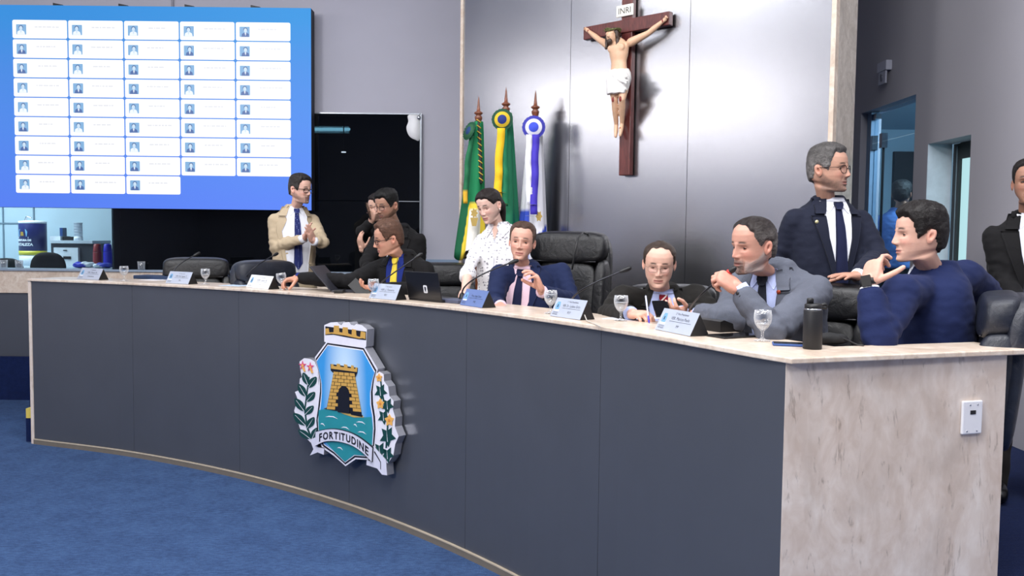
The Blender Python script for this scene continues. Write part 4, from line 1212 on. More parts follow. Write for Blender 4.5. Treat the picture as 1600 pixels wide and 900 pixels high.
# ================================================================ THINGS ON THE LEDGE
M_silver = plain('brushed_plate', '#c3cbdc', .3, metal=.35, var=.03)
M_bluepl = plain('blue_brushed_plate', '#7388bd', .3, metal=.35, var=.03)
M_whitepl = plain('white_plate', '#eef0f4', .35, var=.02)
M_ink = plain('print_ink', '#2b3040', .6)
M_blueink = plain('print_blue', '#6d9cc4', .5)
def name_plate(px0, py0, px1, py1, lines, label, mat, w=.172, h=.088, seal=True):
    """tent card: foot pixels of its front face, bottom left and bottom right"""
    a, b = onz(px0, py0, LZ), onz(px1, py1, LZ)
    m_ = (a + b) / 2; d = (b - a); w = d.length; d.normalize(); nb = Vector((-d.y, d.x, 0))          # towards the seats
    root = empty('name_plate', m_ + nb * .04, label, 'name plate')
    dep = .088; F = (m_, d, nb, UP)
    v = [m_ + d * (s_ * w / 2) + nb * y + UP * z for s_ in (-1, 1) for y, z in ((0, .001), (dep, .001), (dep / 2, h))]
    MB().add(v, [(0, 1, 2), (5, 4, 3), (0, 3, 4, 1), (1, 4, 5, 2), (2, 5, 3, 0)], smooth=False).build('tent_card', M_black, root)
    up = (nb * (dep / 2) + UP * h).normalized(); nf = d.cross(up).normalized(); hh = math.hypot(dep / 2, h)
    if nf.dot(nb) > 0: nf = -nf
    fr_ = (m_ + UP * .001, d, up, nf)
    face = MB().add(*prism([(-w / 2 - .001, 0), (w / 2 + .001, 0), (w / 2 + .001, hh + .001), (-w / 2 - .001, hh + .001)], fr_, .0005, .0025), smooth=False).build('metal_face', mat, root)
    mb = MB()
    x0 = w * .08
    for txt, size, y, fit in lines: put_text(mb, txt, size * hh, fr_, x0, y * hh, .0029, 1.0, fit=fit * w)
    mb.add(*prism([(-w * .2, hh * .475), (w * .4, hh * .475), (w * .4, hh * .49), (-w * .2, hh * .49)], fr_, .0026, .003), smooth=False)
    mb.build('lettering', M_ink, face)
    if seal:
        sb = MB(); cx = -w * .37
        sb.add(*prism([(cx - .014, hh * .38), (cx + .014, hh * .38), (cx + .017, hh * .6), (cx + .011, hh * .8), (cx - .011, hh * .8), (cx - .017, hh * .6)], fr_, .0026, .003), 0, smooth=False)
        sb.add(*prism([(cx - .02, hh * .3), (cx + .02, hh * .3), (cx + .02, hh * .38), (cx - .02, hh * .38)], fr_, .0026, .003), 2, smooth=False)
        sb.add(*prism([(cx - .004, hh * .5), (cx + .004, hh * .5), (cx + .003, hh * .66), (cx - .003, hh * .66)], fr_, .003, .0034), 1, smooth=False)
        put_text(sb, 'CÂMARA MUNICIPAL', .07 * hh, fr_, cx, hh * .2, .0029, mat=1, fit=w * .17)
        put_text(sb, 'FORTALEZA', .1 * hh, fr_, cx, hh * .1, .0029, mat=1, fit=w * .17)
        sb.build('printed_seal', [M_blueink, M_ink, M_whitepl], face)
    return root
name_plate(1024, 515, 1078, 526, [('2º Vice-Presidente', .13, .80, .36), ('VER. Marcos Paulo', .2, .56, .52), ('PP', .17, .22, .08)], 'brushed metal name plate before the hand holding the pen', M_silver)
name_plate(860, 494, 906, 500.5, [('1º Vice-Presidente', .13, .80, .36), ('VER. Dr. Luciano Girão', .19, .56, .58), ('PDT', .17, .22, .11)], 'brushed metal name plate beside the half full goblet of the man in navy', M_silver)
name_plate(719, 476.5, 753, 481.5, [('Pres. Jorge Couto', .2, .56, .44), ('PSB', .17, .22, .1)], 'blue tinted metal name plate in front of the man with the pink shirt', M_bluepl)
name_plate(577, 466, 618, 469.5, [('1º Secretário', .11, .80, .26), ('VER. J. Teixeira', .19, .56, .5), ('PDT', .17, .22, .1)], 'silver name plate below the yellow tie', M_silver)
name_plate(385, 449, 419, 452.5, [('2º Secretário', .11, .80, .26), ('VER. Julio B.', .19, .56, .46), ('PT', .17, .22, .07)], 'white name plate left of the hand holding a goblet', M_whitepl)
name_plate(259, 442.5, 294, 444.5, [('3º Secretário', .11, .80, .26), ('VER. Prof. Aguiar T.', .19, .56, .5), ('PRD', .17, .22, .1)], 'grey metal name plate in front of the empty leather armchair', M_silver)
name_plate(121, 435.8, 154, 437.8, [('1º Suplente', .13, .80, .26), ('VER. Paulo M.', .19, .56, .46), ('Cidadania', .17, .22, .3)], 'grey metal name plate closest to the far end of the desk', M_silver)

# goblets
M_glass = thin_glass('clear_glass', (.97, .98, .99), (.85, .87, .9), .22); M_water = thin_glass('water', (.86, .88, .9), (.9, .91, .93), .42)
def goblet(p, label, water=0.55, h=.118, tilt=None, group=None):
    r = empty('goblet', p, label, 'glass', group)
    R = .0335
    outer = [(.0, 0), (.030, 0), (.031, .003), (.012, .008), (.0055, .013), (.005, .036), (.009, .041), (.020, .052), (.029, .067), (R, .085), (.0335, .100), (.0305, h)]
    inner = [(.0290, h), (.0318, .100), (.0318, .085), (.0272, .067), (.018, .054), (.006, .045), (0, .0445)]
    MB().add(*lathe(outer + inner, (0, 0, 0), 28)).build('bowl', M_glass, r, origin=(0, 0, 0))
    if water > 0:
        zt_ = .046 + (h - .046) * water; prof = [(0, .0448)]
        for rr, z in ((.0058, .0452), (.0177, .0542), (.0269, .0672), (.0315, .0852), (.0315, .100), (.0290, h)):
            if z < zt_: prof.append((rr, z))
        rl = np.interp(zt_, [.0452, .0542, .0672, .0852, .1], [.0058, .0177, .0269, .0315, .0315]); prof += [(rl, zt_), (0, zt_)]
        MB().add(*lathe(prof, (0, 0, 0), 28)).build('water', M_water, r, origin=(0, 0, 0))
    if tilt: r.rotation_euler = tilt
    return r
goblet(onz(1191, 533, LZ), 'glass goblet with a little water beside the black flask', .28)
goblet(onz(970, 501, LZ), 'half full glass goblet in front of the man with the red tie', .55)
goblet(onz(860, 490, LZ), 'tall full glass goblet beside the raised hand of the man in navy', .72)
goblet(onz(583.5, 466, LZ), 'glass goblet half hidden by the silver name plate below the yellow tie', .3)
goblet(onz(321, 444.5, LZ), 'glass goblet in front of the right side of the empty leather armchair', .4)
goblet(onz(194, 439, LZ), 'glass goblet nearest the far end of the desk', .35)

# gooseneck microphones
M_red = plain('red_ring', '#c03028', .4)
def mic(base, tip, mid, label, red=False, sq_base=False):
    r = empty('gooseneck_microphone', base, label, 'microphone')
    MB().add(*lathe([(0, 0), (.021, 0), (.021, .018), (.015, .05), (.009, .058), (0, .058)], base, 16)).build('base', M_black, r)
    pts = bez(base + UP * .055, mid, tip, 16)
    MB().add(*tube(pts, [.0048] * 5 + [.0042] * 12, 8)).build('gooseneck', plain('dark_chrome', '#3a3b40', .3, metal=.8), r)
    d = (pts[-1] - pts[-2]).normalized()
    MB().add(*tube([tip - d * .004, tip + d * .012, tip + d * .036, tip + d * .045], [.0075, .011, .0125, .011], 12)).build('capsule', M_black, r)
    if red: MB().add(*lathe([(.0118, -.005), (.0128, -.003), (.0128, .004), (.0118, .006)], tip + d * .02, 16, d)).build('ring', M_red, r)
    return r
mic(onz(271, 440, LZ), at(304, 399, 7.1), at(269, 416, 6.95), 'gooseneck microphone in front of the empty leather armchair')
mic(onz(386, 445, LZ), at(428, 399, 6.75), at(388, 420, 6.45), 'gooseneck microphone rising from the white name plate')
mic(onz(591, 459, LZ), at(649, 403, 5.62), at(600, 436, 5.55), 'gooseneck microphone pointing across the yellow tie')
mic(onz(722, 473, LZ), at(797, 411, 4.98), at(722, 437, 4.85), 'gooseneck microphone pointing at the mouth of the man in navy')
mic(onz(893, 489, LZ), at(971, 424, 4.28), at(890, 455, 4.2), 'gooseneck microphone standing between the tall armchair and the man with the red tie')
mic(onz(1076, 508, LZ), at(1133, 430, 3.53), at(1078, 470, 3.6), 'gooseneck microphone with a red ring at the mouth of the man in grey', True)

# laptops
M_lap = plain('laptop_grey', '#3a3a42', .35, metal=.3)
M_scrn = plain('laptop_dark', '#17171a', .3)
def laptop(hinge_l, hinge_r, depth_dir, lid_dir, lid, label, matl):
    r = empty('laptop', (hinge_l + hinge_r) / 2, label, 'laptop')
    w = (hinge_r - hinge_l).length; d = (hinge_r - hinge_l).normalized(); n = d.cross(lid_dir).normalized()
    MB().add(*obox(hinge_l, d, depth_dir, UP, 0, w, 0.004, .235, .0, .014)).build('keyboard_base', matl, r)
    l = MB().add(*obox(hinge_l + UP * .012, d, lid_dir, n, 0, w, 0, lid, -.007, 0)).build('lid', matl, r)
    for o in r.children: b = o.modifiers.new('edge', 'BEVEL'); b.width = .003; b.segments = 2
    return r, l, (hinge_l + UP * .012, d, lid_dir, n)
# black laptop seen from behind
hl_, hr_ = onz(638, 468.5, LZ), onz(690, 473.5, LZ)
dd = (hr_ - hl_).normalized(); back = Vector((-dd.y, dd.x, 0))
w_, l_, F = laptop(hl_, hr_, back, (UP - back * .20).normalized(), .165, 'open black laptop seen from behind with a white sticker', M_scrn)
st_ = MB(); oo = F[0] + dd * ((hr_ - hl_).length * .52) + F[2] * .04
nf = F[3] if F[3].y < 0 else -F[3]
k_ = .0 if nf is F[3] else .007
FS = (oo + nf * (.0006 + k_), dd, F[2], nf)
st_.add(*prism(rrect(.034, .046, .006), FS, 0, .001), 0, smooth=False)
st_.add(*prism([(.010, .012), (.024, .012), (.026, .03), (.022, .038), (.012, .038), (.008, .03)], FS, .001, .0014), 1, smooth=False)
st_.add(*prism([(.006, .006), (.028, .006), (.028, .009), (.006, .009)], FS, .001, .0014), 1, smooth=False)
st_.build('sticker', [M_whitepl, M_ink], l_)
# laptop seen from the side, in front of the reaching arm
p_h = onz(517, 457, LZ)
dv = Vector((.12, .99, 0)).normalized()
bk = Vector((dv.y, -dv.x, 0))
laptop(p_h - dv * .0, p_h + dv * .30, bk, (at(484, 419, p_h.y) - at(517, 457, p_h.y)).normalized(), .215, 'open grey laptop turned side on beside the reaching arm', M_lap)

def gadget(name, p, d, w, l, t_, mat, label, cat, screen=None, z=LZ):
    n = Vector((-d.y, d.x, 0)); o = Vector((p.x, p.y, z))
    r = empty(name, o, label, cat)
    b = MB().add(*obox(o, d, n, UP, -w / 2, w / 2, -l / 2, l / 2, 0, t_)).build('case', mat, r)
    m = b.modifiers.new('edge', 'BEVEL'); m.width = min(.004, t_ * .4); m.segments = 2
    if screen: MB().add(*obox(o, d, n, UP, -w / 2 + .004, w / 2 - .004, -l / 2 + .004, l / 2 - .004, t_, t_ + .0006)).build('display', screen, r)
    return r
d6 = (desk_pt(5.9, 0) - desk_pt(5.3, 0)).normalized()
ph_ = onz(1240, 540, LZ)
gadget('phone', ph_, Vector((.97, -.25, 0)).normalized(), .15, .075, .009, plain('blue_case', '#31508f', .4), 'blue cased phone lying beside the black flask', 'phone', M_blackgloss)
gadget('tablet', onz(1148, 526, LZ), d6, .11, .2, .008, M_black, 'dark tablet lying on the ledge under the elbow of the man in grey', 'tablet', M_blackgloss)
gadget('paper_sheet', onz(992, 497, LZ), Vector((.8, -.6, 0)).normalized(), .2, .28, .0012, plain('paper', '#eceaf0', .8), 'white sheet of paper under the hand with the pen', 'paper')
gadget('paper_sheet', onz(250, 437, LZ), Vector((.9, -.4, 0)).normalized(), .2, .28, .0012, MATS['paper'], 'sheet of paper left of the microphone of the empty armchair', 'paper')
gadget('paper_sheet', onz(372, 446, LZ), Vector((.9, -.4, 0)).normalized(), .2, .2, .0012, plain('blue_paper', '#b8cbe0', .8), 'pale blue sheet of paper left of the white name plate', 'paper')
gadget('folder', onz(206, 438, LZ) + Vector((.1, .25, 0)), Vector((.96, -.3, 0)).normalized(), .34, .16, .03, plain('folder_blue', '#1d3252', .6), 'dark blue folder lying behind the goblet at the far end of the desk', 'folder')
gadget('mouse', onz(527, 457.5, LZ) + Vector((.02, -.02, 0)), Vector((1, 0, 0)), .06, .1, .022, M_black, 'black computer mouse beside the side on laptop', 'mouse')
gadget('folder', onz(706, 474, LZ) + Vector((.02, .05, 0)), dd, .16, .11, .022, plain('folder_grey', '#4d5268', .5), 'slate coloured folder between the black laptop and the blue name plate', 'folder')
# black desk unit behind the nearest name plate, wedge shaped
u0 = onz(1108, 517, LZ) + d6 * .0
n6 = Vector((-d6.y, d6.x, 0))
u = empty('voting_unit', u0 + n6 * .05, 'black wedge shaped voting unit behind the nearest metal name plate', 'console')
prof = [(-.05, 0), (.06, 0), (.06, .02), (-.03, .05), (-.05, .045)]
MB().add(*prism(prof, (u0 + n6 * .05, -n6 * -1, UP, d6), -.07, .07), smooth=False).build('housing', M_black, u)
MB().add(*prism([(-.02, .0475), (.05, .0243), (.05, .026), (-.02, .049)], (u0 + n6 * .05, n6, UP, d6), -.05, .05), smooth=False).build('keypad', plain('keypad_grey', '#3b3c42', .5), u)
# flask
fb = onz(1269, 545, LZ)
fl = empty('flask', fb, 'tall black metal flask with a looped lid on the desk corner', 'bottle')
M_flask = plain('flask_black', '#202023', .5, metal=.2)
MB().add(*lathe([(0, 0), (.031, 0), (.033, .003), (.033, .135), (.031, .14), (0, .14)], fb, 32)).build('body', M_flask, fl)
MB().add(*lathe([(.0305, .138), (.031, .1415), (.0305, .144)], fb, 32)).build('rim', M_chrome, fl)
MB().add(*lathe([(.029, .142), (.0305, .145), (.0305, .158), (.024, .162), (.0, .163)], fb, 28)).build('lid', M_black, fl)
MB().add(*lathe([(.012, .160), (.012, .178), (.009, .181), (0, .181)], fb - X_ * .012, 18)).build('spout', M_black, fl)
MB().add(*tube([fb + Vector((.018, 0, .152)), fb + Vector((.04, 0, .160)), fb + Vector((.047, 0, .156)), fb + Vector((.045, 0, .146)), fb + Vector((.03, 0, .148))], .006, 8)).build('carry_loop', M_black, fl)
# dark bag with a strap behind the flask
bg = onz(1306, 541, LZ)
b_ = empty('glasses_case', bg + Vector((.02, .04, 0)), 'black soft case with a thin strap lying behind the flask', 'case')
c1_ = MB().add(*sq(bg + Vector((.0, .05, .022)), (.06, .035, .022), 2.6, 20, 12)); co, fa = remesh(c1_, .006, 2, lambda c: .003 * wob(c, 70))
MB().add(co, fa).build('pouch', plain('black_fabric', '#121214', .8), b_)
MB().add(*tube([bg + Vector((.01, .03, .035)), bg + Vector((.05, .02, .02)), bg + Vector((.085, .015, .004)), bg + Vector((.10, .0, .004))], .003, 6)).build('strap', M_black, b_)
# thin cable by the name plate
cb = onz(918, 503, LZ)
MB().add(*tube([onz(912, 499, LZ) + UP * .03, onz(917, 503, LZ) + UP * .006, onz(928, 507, LZ) + UP * .004, onz(938, 512, LZ) + UP * .004], .0028, 6)).build('cable', plain('pale_cable', '#b8b4ac', .5), None, origin=tuple(cb))
tag(COL.objects['cable'], 'thin pale cable curling beside the metal name plate next to the tall goblet', 'cable')

# ================================================================ INSIDE THE BOOTH
BC = LZ - .04
cnt = struct('trim_4', MB().add(*box(-8.9, x_div - .1, 10.0, 11.55, BC - .04, BC)), plain('booth_counter', '#a9b9c4', .5))
def bpt(px, y): p = at(px, 400, y); return Vector((p.x, y, BC))
# round cooler with printed crest and town name
cb_ = bpt(52, 10.9); R = (at(72, 370, 10.9).x - at(32.5, 370, 10.9).x) / 2; zt_, zb_ = at(52, 347, 10.9).z, at(52, 398, 10.9).z
co_ = empty('drink_cooler', cb_, 'round navy drink cooler printed with a crest and FORTALEZA behind the booth glass', 'cooler')
M_cool = plain('cooler_navy', '#252f6b', .35); M_coolw = plain('cooler_white', '#dfe8f2', .4); M_cooly = plain('cooler_yellow', '#c8c23a', .4)
cb_z = Vector((cb_.x, cb_.y, 0))
MB().add(*lathe([(0, BC), (R * .98, BC), (R * .98, zb_)], cb_z, 36)).build('foot', M_coolw, co_)
MB().add(*lathe([(R * 1.0, zb_ + .02), (R * 1.0, zt_ - .02), (R * .98, zt_ - .015)], cb_z, 36)).build('body', M_cool, co_)
MB().add(*lathe([(R * .99, zb_), (R * 1.005, zb_ + .0), (R * 1.005, zb_ + .05), (R * .99, zb_ + .05)], cb_z, 36)).build('stripe', M_cooly, co_)
MB().add(*lathe([(R * .98, zt_ - .02), (R * 1.01, zt_ - .015), (R * 1.0, zt_ + .01), (R * .5, zt_ + .02), (0, zt_ + .02)], cb_z, 36)).build('lid', M_coolw, co_)
MB().add(*tube([(cb_.x - .09, cb_.y, zt_ + .015), (cb_.x - .07, cb_.y, zt_ + .07), (cb_.x - .02, cb_.y, zt_ + .05)], .012, 8)).build('tap', M_chrome, co_)
pm = MB()
def wrap(pts2, mat, zz):
    vs = [(cb_.x + (R + zz) * math.sin(p[0] / R), cb_.y - (R + zz) * math.cos(p[0] / R), p[1]) for p in pts2]; return vs
def wtext(txt, size, cx, cz, fit):
    v, f, w = text_mesh(txt, size, 1.0, .004); k = fit / w
    pm.add(wrap([((a - w / 2) * k + cx, b * k + cz) for a, b in v], 0, .003), f, 0, smooth=False)
hz = zt_ - zb_
wtext('PREFEITURA DE', .05, -.05, zb_ + hz * .42, .22); wtext('FORTALEZA', .08, -.05, zb_ + hz * .28, .26)
for pts2, mt in (([(-.13, .50), (.03, .50), (.03, .55), (-.13, .55)], 0), ([(-.11, .56), (.01, .56), (.02, .70), (.0, .78), (-.10, .78), (-.12, .70)], 1), ([(-.075, .58), (-.025, .58), (-.032, .70), (-.068, .70)], 2)):
    pm.add(wrap([(a, zb_ + hz * b) for a, b in pts2], mt, .003 + .0008 * mt), [tuple(range(len(pts2)))], mt, smooth=False)
pm.build('print', [M_coolw, plain('print_sky', '#7ab4dc', .4), plain('print_gold', '#b0923c', .4)], co_)
# printer and what stands on it
p0, p1_ = bpt(80, 10.75), bpt(146, 10.75); zt2 = at(110, 379, 10.75).z
pr = empty('printer', (p0 + p1_) / 2, 'boxy dark printer with a white front behind the booth glass', 'printer')
MB().add(*box(p0.x, p1_.x, 10.75, 11.2, BC, zt2 - .01)).build('body', plain('printer_dark', '#2f343c', .5), pr)
MB().add(*box(p0.x - .0, p1_.x + .0, 10.73, 11.22, zt2 - .01, zt2 + .025)).build('lid', plain('printer_lid', '#c9d6e0', .4), pr)
MB().add(*box(bpt(84, 10.7).x, bpt(122, 10.7).x, 10.70, 10.76, BC, at(100, 387, 10.7).z)).build('front_tray', plain('printer_white', '#dde6ee', .4), pr)
MB().add(*box(bpt(99, 10.7).x, bpt(105, 10.7).x, 10.695, 10.702, at(100, 392, 10.7).z, at(100, 390.5, 10.7).z)).build('badge', M_black, pr)
MB().add(*box(bpt(99, 10.7).x, bpt(111, 10.7).x, 10.694, 10.702, at(100, 405, 10.7).z, at(100, 400.5, 10.7).z)).build('handle_slot', M_black, pr)
s0 = Vector((bpt(90, 10.9).x, 10.95, zt2 + .025))
sc_ = empty('card_scanner', s0, 'small white device with a dark screen on top of the printer', 'device')
MB().add(*box(bpt(82, 10.9).x, bpt(98, 10.9).x, 10.85, 11.1, zt2 + .025, zt2 + .075)).build('base', M_coolw, sc_)
MB().add(*box(bpt(94, 10.9).x, bpt(98.6, 10.9).x, 10.9, 11.0, zt2 + .075, zt2 + .18)).build('screen', plain('dev_blue', '#2c4a80', .3), sc_)
tr = bpt(107, 10.9)
t_ = empty('paper_tray', (tr.x, 11.0, zt2 + .025), 'flat black tray on top of the printer', 'tray')
MB().add(*box(bpt(99.5, 10.9).x, bpt(117, 10.9).x, 10.88, 11.08, zt2 + .025, zt2 + .07)).build('shell', M_black, t_)
cs = bpt(123, 10.85)
c_ = empty('cup_stack', (cs.x, 10.85, zt2 + .025), 'tall white stack of paper cups on top of the printer', 'cups')
zc = zt2 + .025
for k in range(6): MB().add(*lathe([(.0, 0), (.047, 0), (.05, .052), (.052, .052), (.052, .056), (0, .056)] if k else [(0, 0), (.055, 0), (.05, .05), (0, .05)], (cs.x, 10.85, zc + k * .033), 20)).build('cup', M_coolw, c_)
for px, col, nm, lab in ((152.5, '#8a2b30', 'thermos', 'dark red thermos flask behind the booth glass'), (168.5, '#2c2fc0', 'thermos', 'bright blue thermos flask behind the booth glass')):
    b0 = bpt(px, 10.6); zt3 = at(px, 381, 10.6).z; r_ = .052
    th = empty(nm, b0, lab, 'thermos'); mt = plain('thermos_' + str(px), col, .35)
    MB().add(*lathe([(0, 0), (r_, 0), (r_ * 1.02, .01), (r_, (zt3 - BC) * .62), (r_ * .99, (zt3 - BC) * .63)], b0, 24)).build('body', mt, th)
    MB().add(*lathe([(r_ * .97, (zt3 - BC) * .63), (r_ * .95, (zt3 - BC) * .7), (r_ * .82, (zt3 - BC) * .96), (r_ * .6, zt3 - BC), (0, zt3 - BC)], b0, 24)).build('cap', mt, th)
def pouch(px0, px1, pyt, y, cols, lab):
    a, b = bpt(px0, y), bpt(px1, y); h_ = at(px0, pyt, y).z - BC
    r_ = empty('plastic_package', (a + b) / 2, lab, 'package')
    mb = MB().add(*sq(((a.x + b.x) / 2, y, BC + h_ / 2), ((b.x - a.x) / 2, .09, h_ / 2), 3, 24, 10))
    co, fa = remesh(mb, .016, 1, lambda c: .012 * wob(c, 40))
    c2 = [lin(cols[0]) if (p[0] - a.x) / (b.x - a.x) + .25 * math.sin(p[2] * 60 + p[0] * 9) > .5 else lin(cols[1]) for p in co]
    MB().add(co, fa, 0, c2).build('wrap', vcol('printed_wrap', .3), r_, usecol=True)
pouch(116, 146, 409, 10.3, ('#dfe6f0', '#3b3fc8'), 'blue and white plastic package on the booth counter in front of the printer')
pouch(147, 174, 411, 10.3, ('#4450c0', '#e6ecf4'), 'white plastic package on the booth counter below the two thermoses')
def booth_chair(px, pyt, w, y, lab):
    p = bpt(px, y); h_ = at(px, pyt, y).z
    r_ = empty('office_chair', (p.x, y, 0), lab, 'chair'); m = plain('chair_fabric', '#14161a', .85)
    MB().add(*sq((p.x, y, h_ - .22), (w / 2, .05, .22), 2.7, 28, 14)).build('backrest', m, r_)
    MB().add(*sq((p.x, y + .28, .9), (.25, .25, .05), 4, 20, 8)).build('seat', m, r_)
    MB().add(*lathe([(0, 0), (.25, 0), (.25, .03), (.04, .07), (.03, .86), (0, .86)], (p.x, y + .28, 0), 16)).build('pedestal', M_black, r_)
    MB().add(*tube([(p.x, y + .2, .86), (p.x, y + .01, .9), (p.x, y + .03, h_ - .3)], .02, 8)).build('back_bar', M_black, r_)
booth_chair(75, 394, .40, 9.75, 'black rounded office chair in front of the printer behind the booth glass')
booth_chair(10, 403, .40, 9.75, 'black rounded office chair below the joints of the booth wall, cut by the frame')
# small tumblers standing on the sill of the booth
for px, lab in ((6, 'small clear tumbler on the booth sill at the frame edge'), (30, 'small clear tumbler on the booth sill in front of the drink cooler'), (221, 'small clear tumbler on the booth sill before the smoked glass')):
    p = at(px, 420, YB - .045); p.z = zt + .021
    r_ = empty('tumbler', p, lab, 'glass')
    MB().add(*lathe([(0, 0), (.034, 0), (.038, .085), (.0355, .085), (.032, .006), (0, .006)], p, 20)).build('wall', M_glass, r_)
# ================================================================ PEOPLE
M_skin = vcol('skin', .48, sss=.08, bump=.12)
M_hair = hairmat('hair')
M_shoe = plain('black_shoe_leather', '#151416', .3)
M_lens = pane_mat('spectacle_lens', (.98, .985, 1, 1), 1.0, .02, .35)

def frame_head(yaw, pitch=0, roll=0):
    a, p, r = map(math.radians, (yaw, pitch, roll))
    F = Vector((math.sin(a) * math.cos(p), -math.cos(a) * math.cos(p), math.sin(p)))
    R0 = Vector((-math.cos(a), -math.sin(a), 0)); U0 = R0.cross(F)
    R = R0 * math.cos(r) + U0 * math.sin(r); U = U0 * math.cos(r) - R0 * math.sin(r)
    return R, F, U

# head profile tables (metres; z up from the eye line, y forward)
HZ = np.array([-.132, -.126, -.120, -.114, -.105, -.092, -.075, -.055, -.035, -.012, .012, .035, .058, .08, .097, .109, .117, .121])
HW = np.array([.047, .048, .047, .045, .047, .053, .060, .065, .0695, .072, .0745, .0765, .0765, .071, .060, .045, .026, .001])
HF = np.array([.022, .040, .066, .079, .085, .086, .086, .087, .087, .085, .087, .0885, .085, .075, .059, .040, .020, -.010])
HB = np.array([-.072, -.073, -.074, -.075, -.077, -.080, -.085, -.092, -.098, -.103, -.106, -.107, -.104, -.095, -.080, -.062, -.040, -.012])
NPH = 84
def head_grid(wide=1.0, jaw=1.0, nose=1.0, chin=1.0):
    zz = np.concatenate([np.linspace(-.132, -.1, 12)[:-1], np.linspace(-.1, .045, 58)[:-1], np.linspace(.045, .1, 14)[:-1], [.1, .106, .111, .115, .118, .12, .121]])
    th = np.arange(NPH) * 2 * PI / NPH
    ph = th - .42 * np.sin(th)
    w = np.interp(zz, HZ, HW); f = np.interp(zz, HZ, HF); b = np.interp(zz, HZ, HB)
    w = w * wide * np.where(zz < -.04, 1 + (jaw - 1) * np.clip((-.04 - zz) / .05, 0, 1), 1)
    yc = -.012
    S, Cc = np.sin(ph)[None, :], np.cos(ph)[None, :]
    e = 2 / 2.25
    x = w[:, None] * np.sign(S) * np.abs(S) ** e
    y = np.where(Cc > 0, yc + (f - yc)[:, None] * np.abs(Cc) ** e, yc - (yc - b)[:, None] * np.abs(Cc) ** e)
    z = np.repeat(zz[:, None], NPH, 1)
    fr = np.clip(Cc * 1.6, 0, 1) * np.ones_like(z)
    g = lambda cx, cz, sx, sz: np.exp(-((x - cx) / sx) ** 2 - ((z - cz) / sz) ** 2)
    g2 = lambda cx, cz, sx, sz: g(cx, cz, sx, sz) + g(-cx, cz, sx, sz)
    d = np.zeros_like(z)
    prof = np.interp(z, [-.050, -.045, -.040, -.033, -.026, -.01, .006, .018, .03], [0, .004, .017, .0235, .0225, .016, .009, .004, 0])
    wid = np.interp(z, [-.05, -.035, -.01, .012, .03], [.0125, .0105, .0075, .0075, .010])
    d += nose * prof * np.exp(-(x / wid) ** 2)
    d += nose * .0085 * g2(.0125, -.0375, .0058, .0062)
    d -= .0125 * g2(.031, -.001, .0150, .0098)
    d += .0048 * g2(.030, .019, .020, .0062)
    d += .0045 * g2(.044, -.028, .018, .016)
    d -= .0025 * g2(.030, -.052, .010, .014)
    d += .0052 * g(0, -.0635, .019, .0042) + .0056 * g(0, -.0755, .017, .0046)
    d -= .0040 * g(0, -.0692, .022, .0017)
    d -= .0035 * g(0, -.0865, .016, .0045)
    d += chin * .0060 * g(0, -.104, .017, .010)
    d -= .0015 * g(0, -.052, .004, .007)
    fold_x = np.interp(z, [-.075, -.036], [.033, .019])
    d -= .0022 * np.exp(-((np.abs(x) - fold_x) / .0035) ** 2) * ((z < -.034) & (z > -.078)) * np.clip((z + .08) / .02, 0, 1)
    d += .0022 * g2(.031, -.0165, .012, .005)
    y = y + d * fr
    low = np.clip((-z - .040) / .080, 0, 1); low = low * low * (3 - 2 * low)
    z = z + low * .32 * np.clip(.080 - y, 0, .16)
    return x, y, z, np.abs(((ph + PI) % (2 * PI)) - PI) * np.ones_like(z), fr

def sstep(x, a, b):
    t = np.clip((x - a) / (b - a), 0, 1); return t * t * (3 - 2 * t)

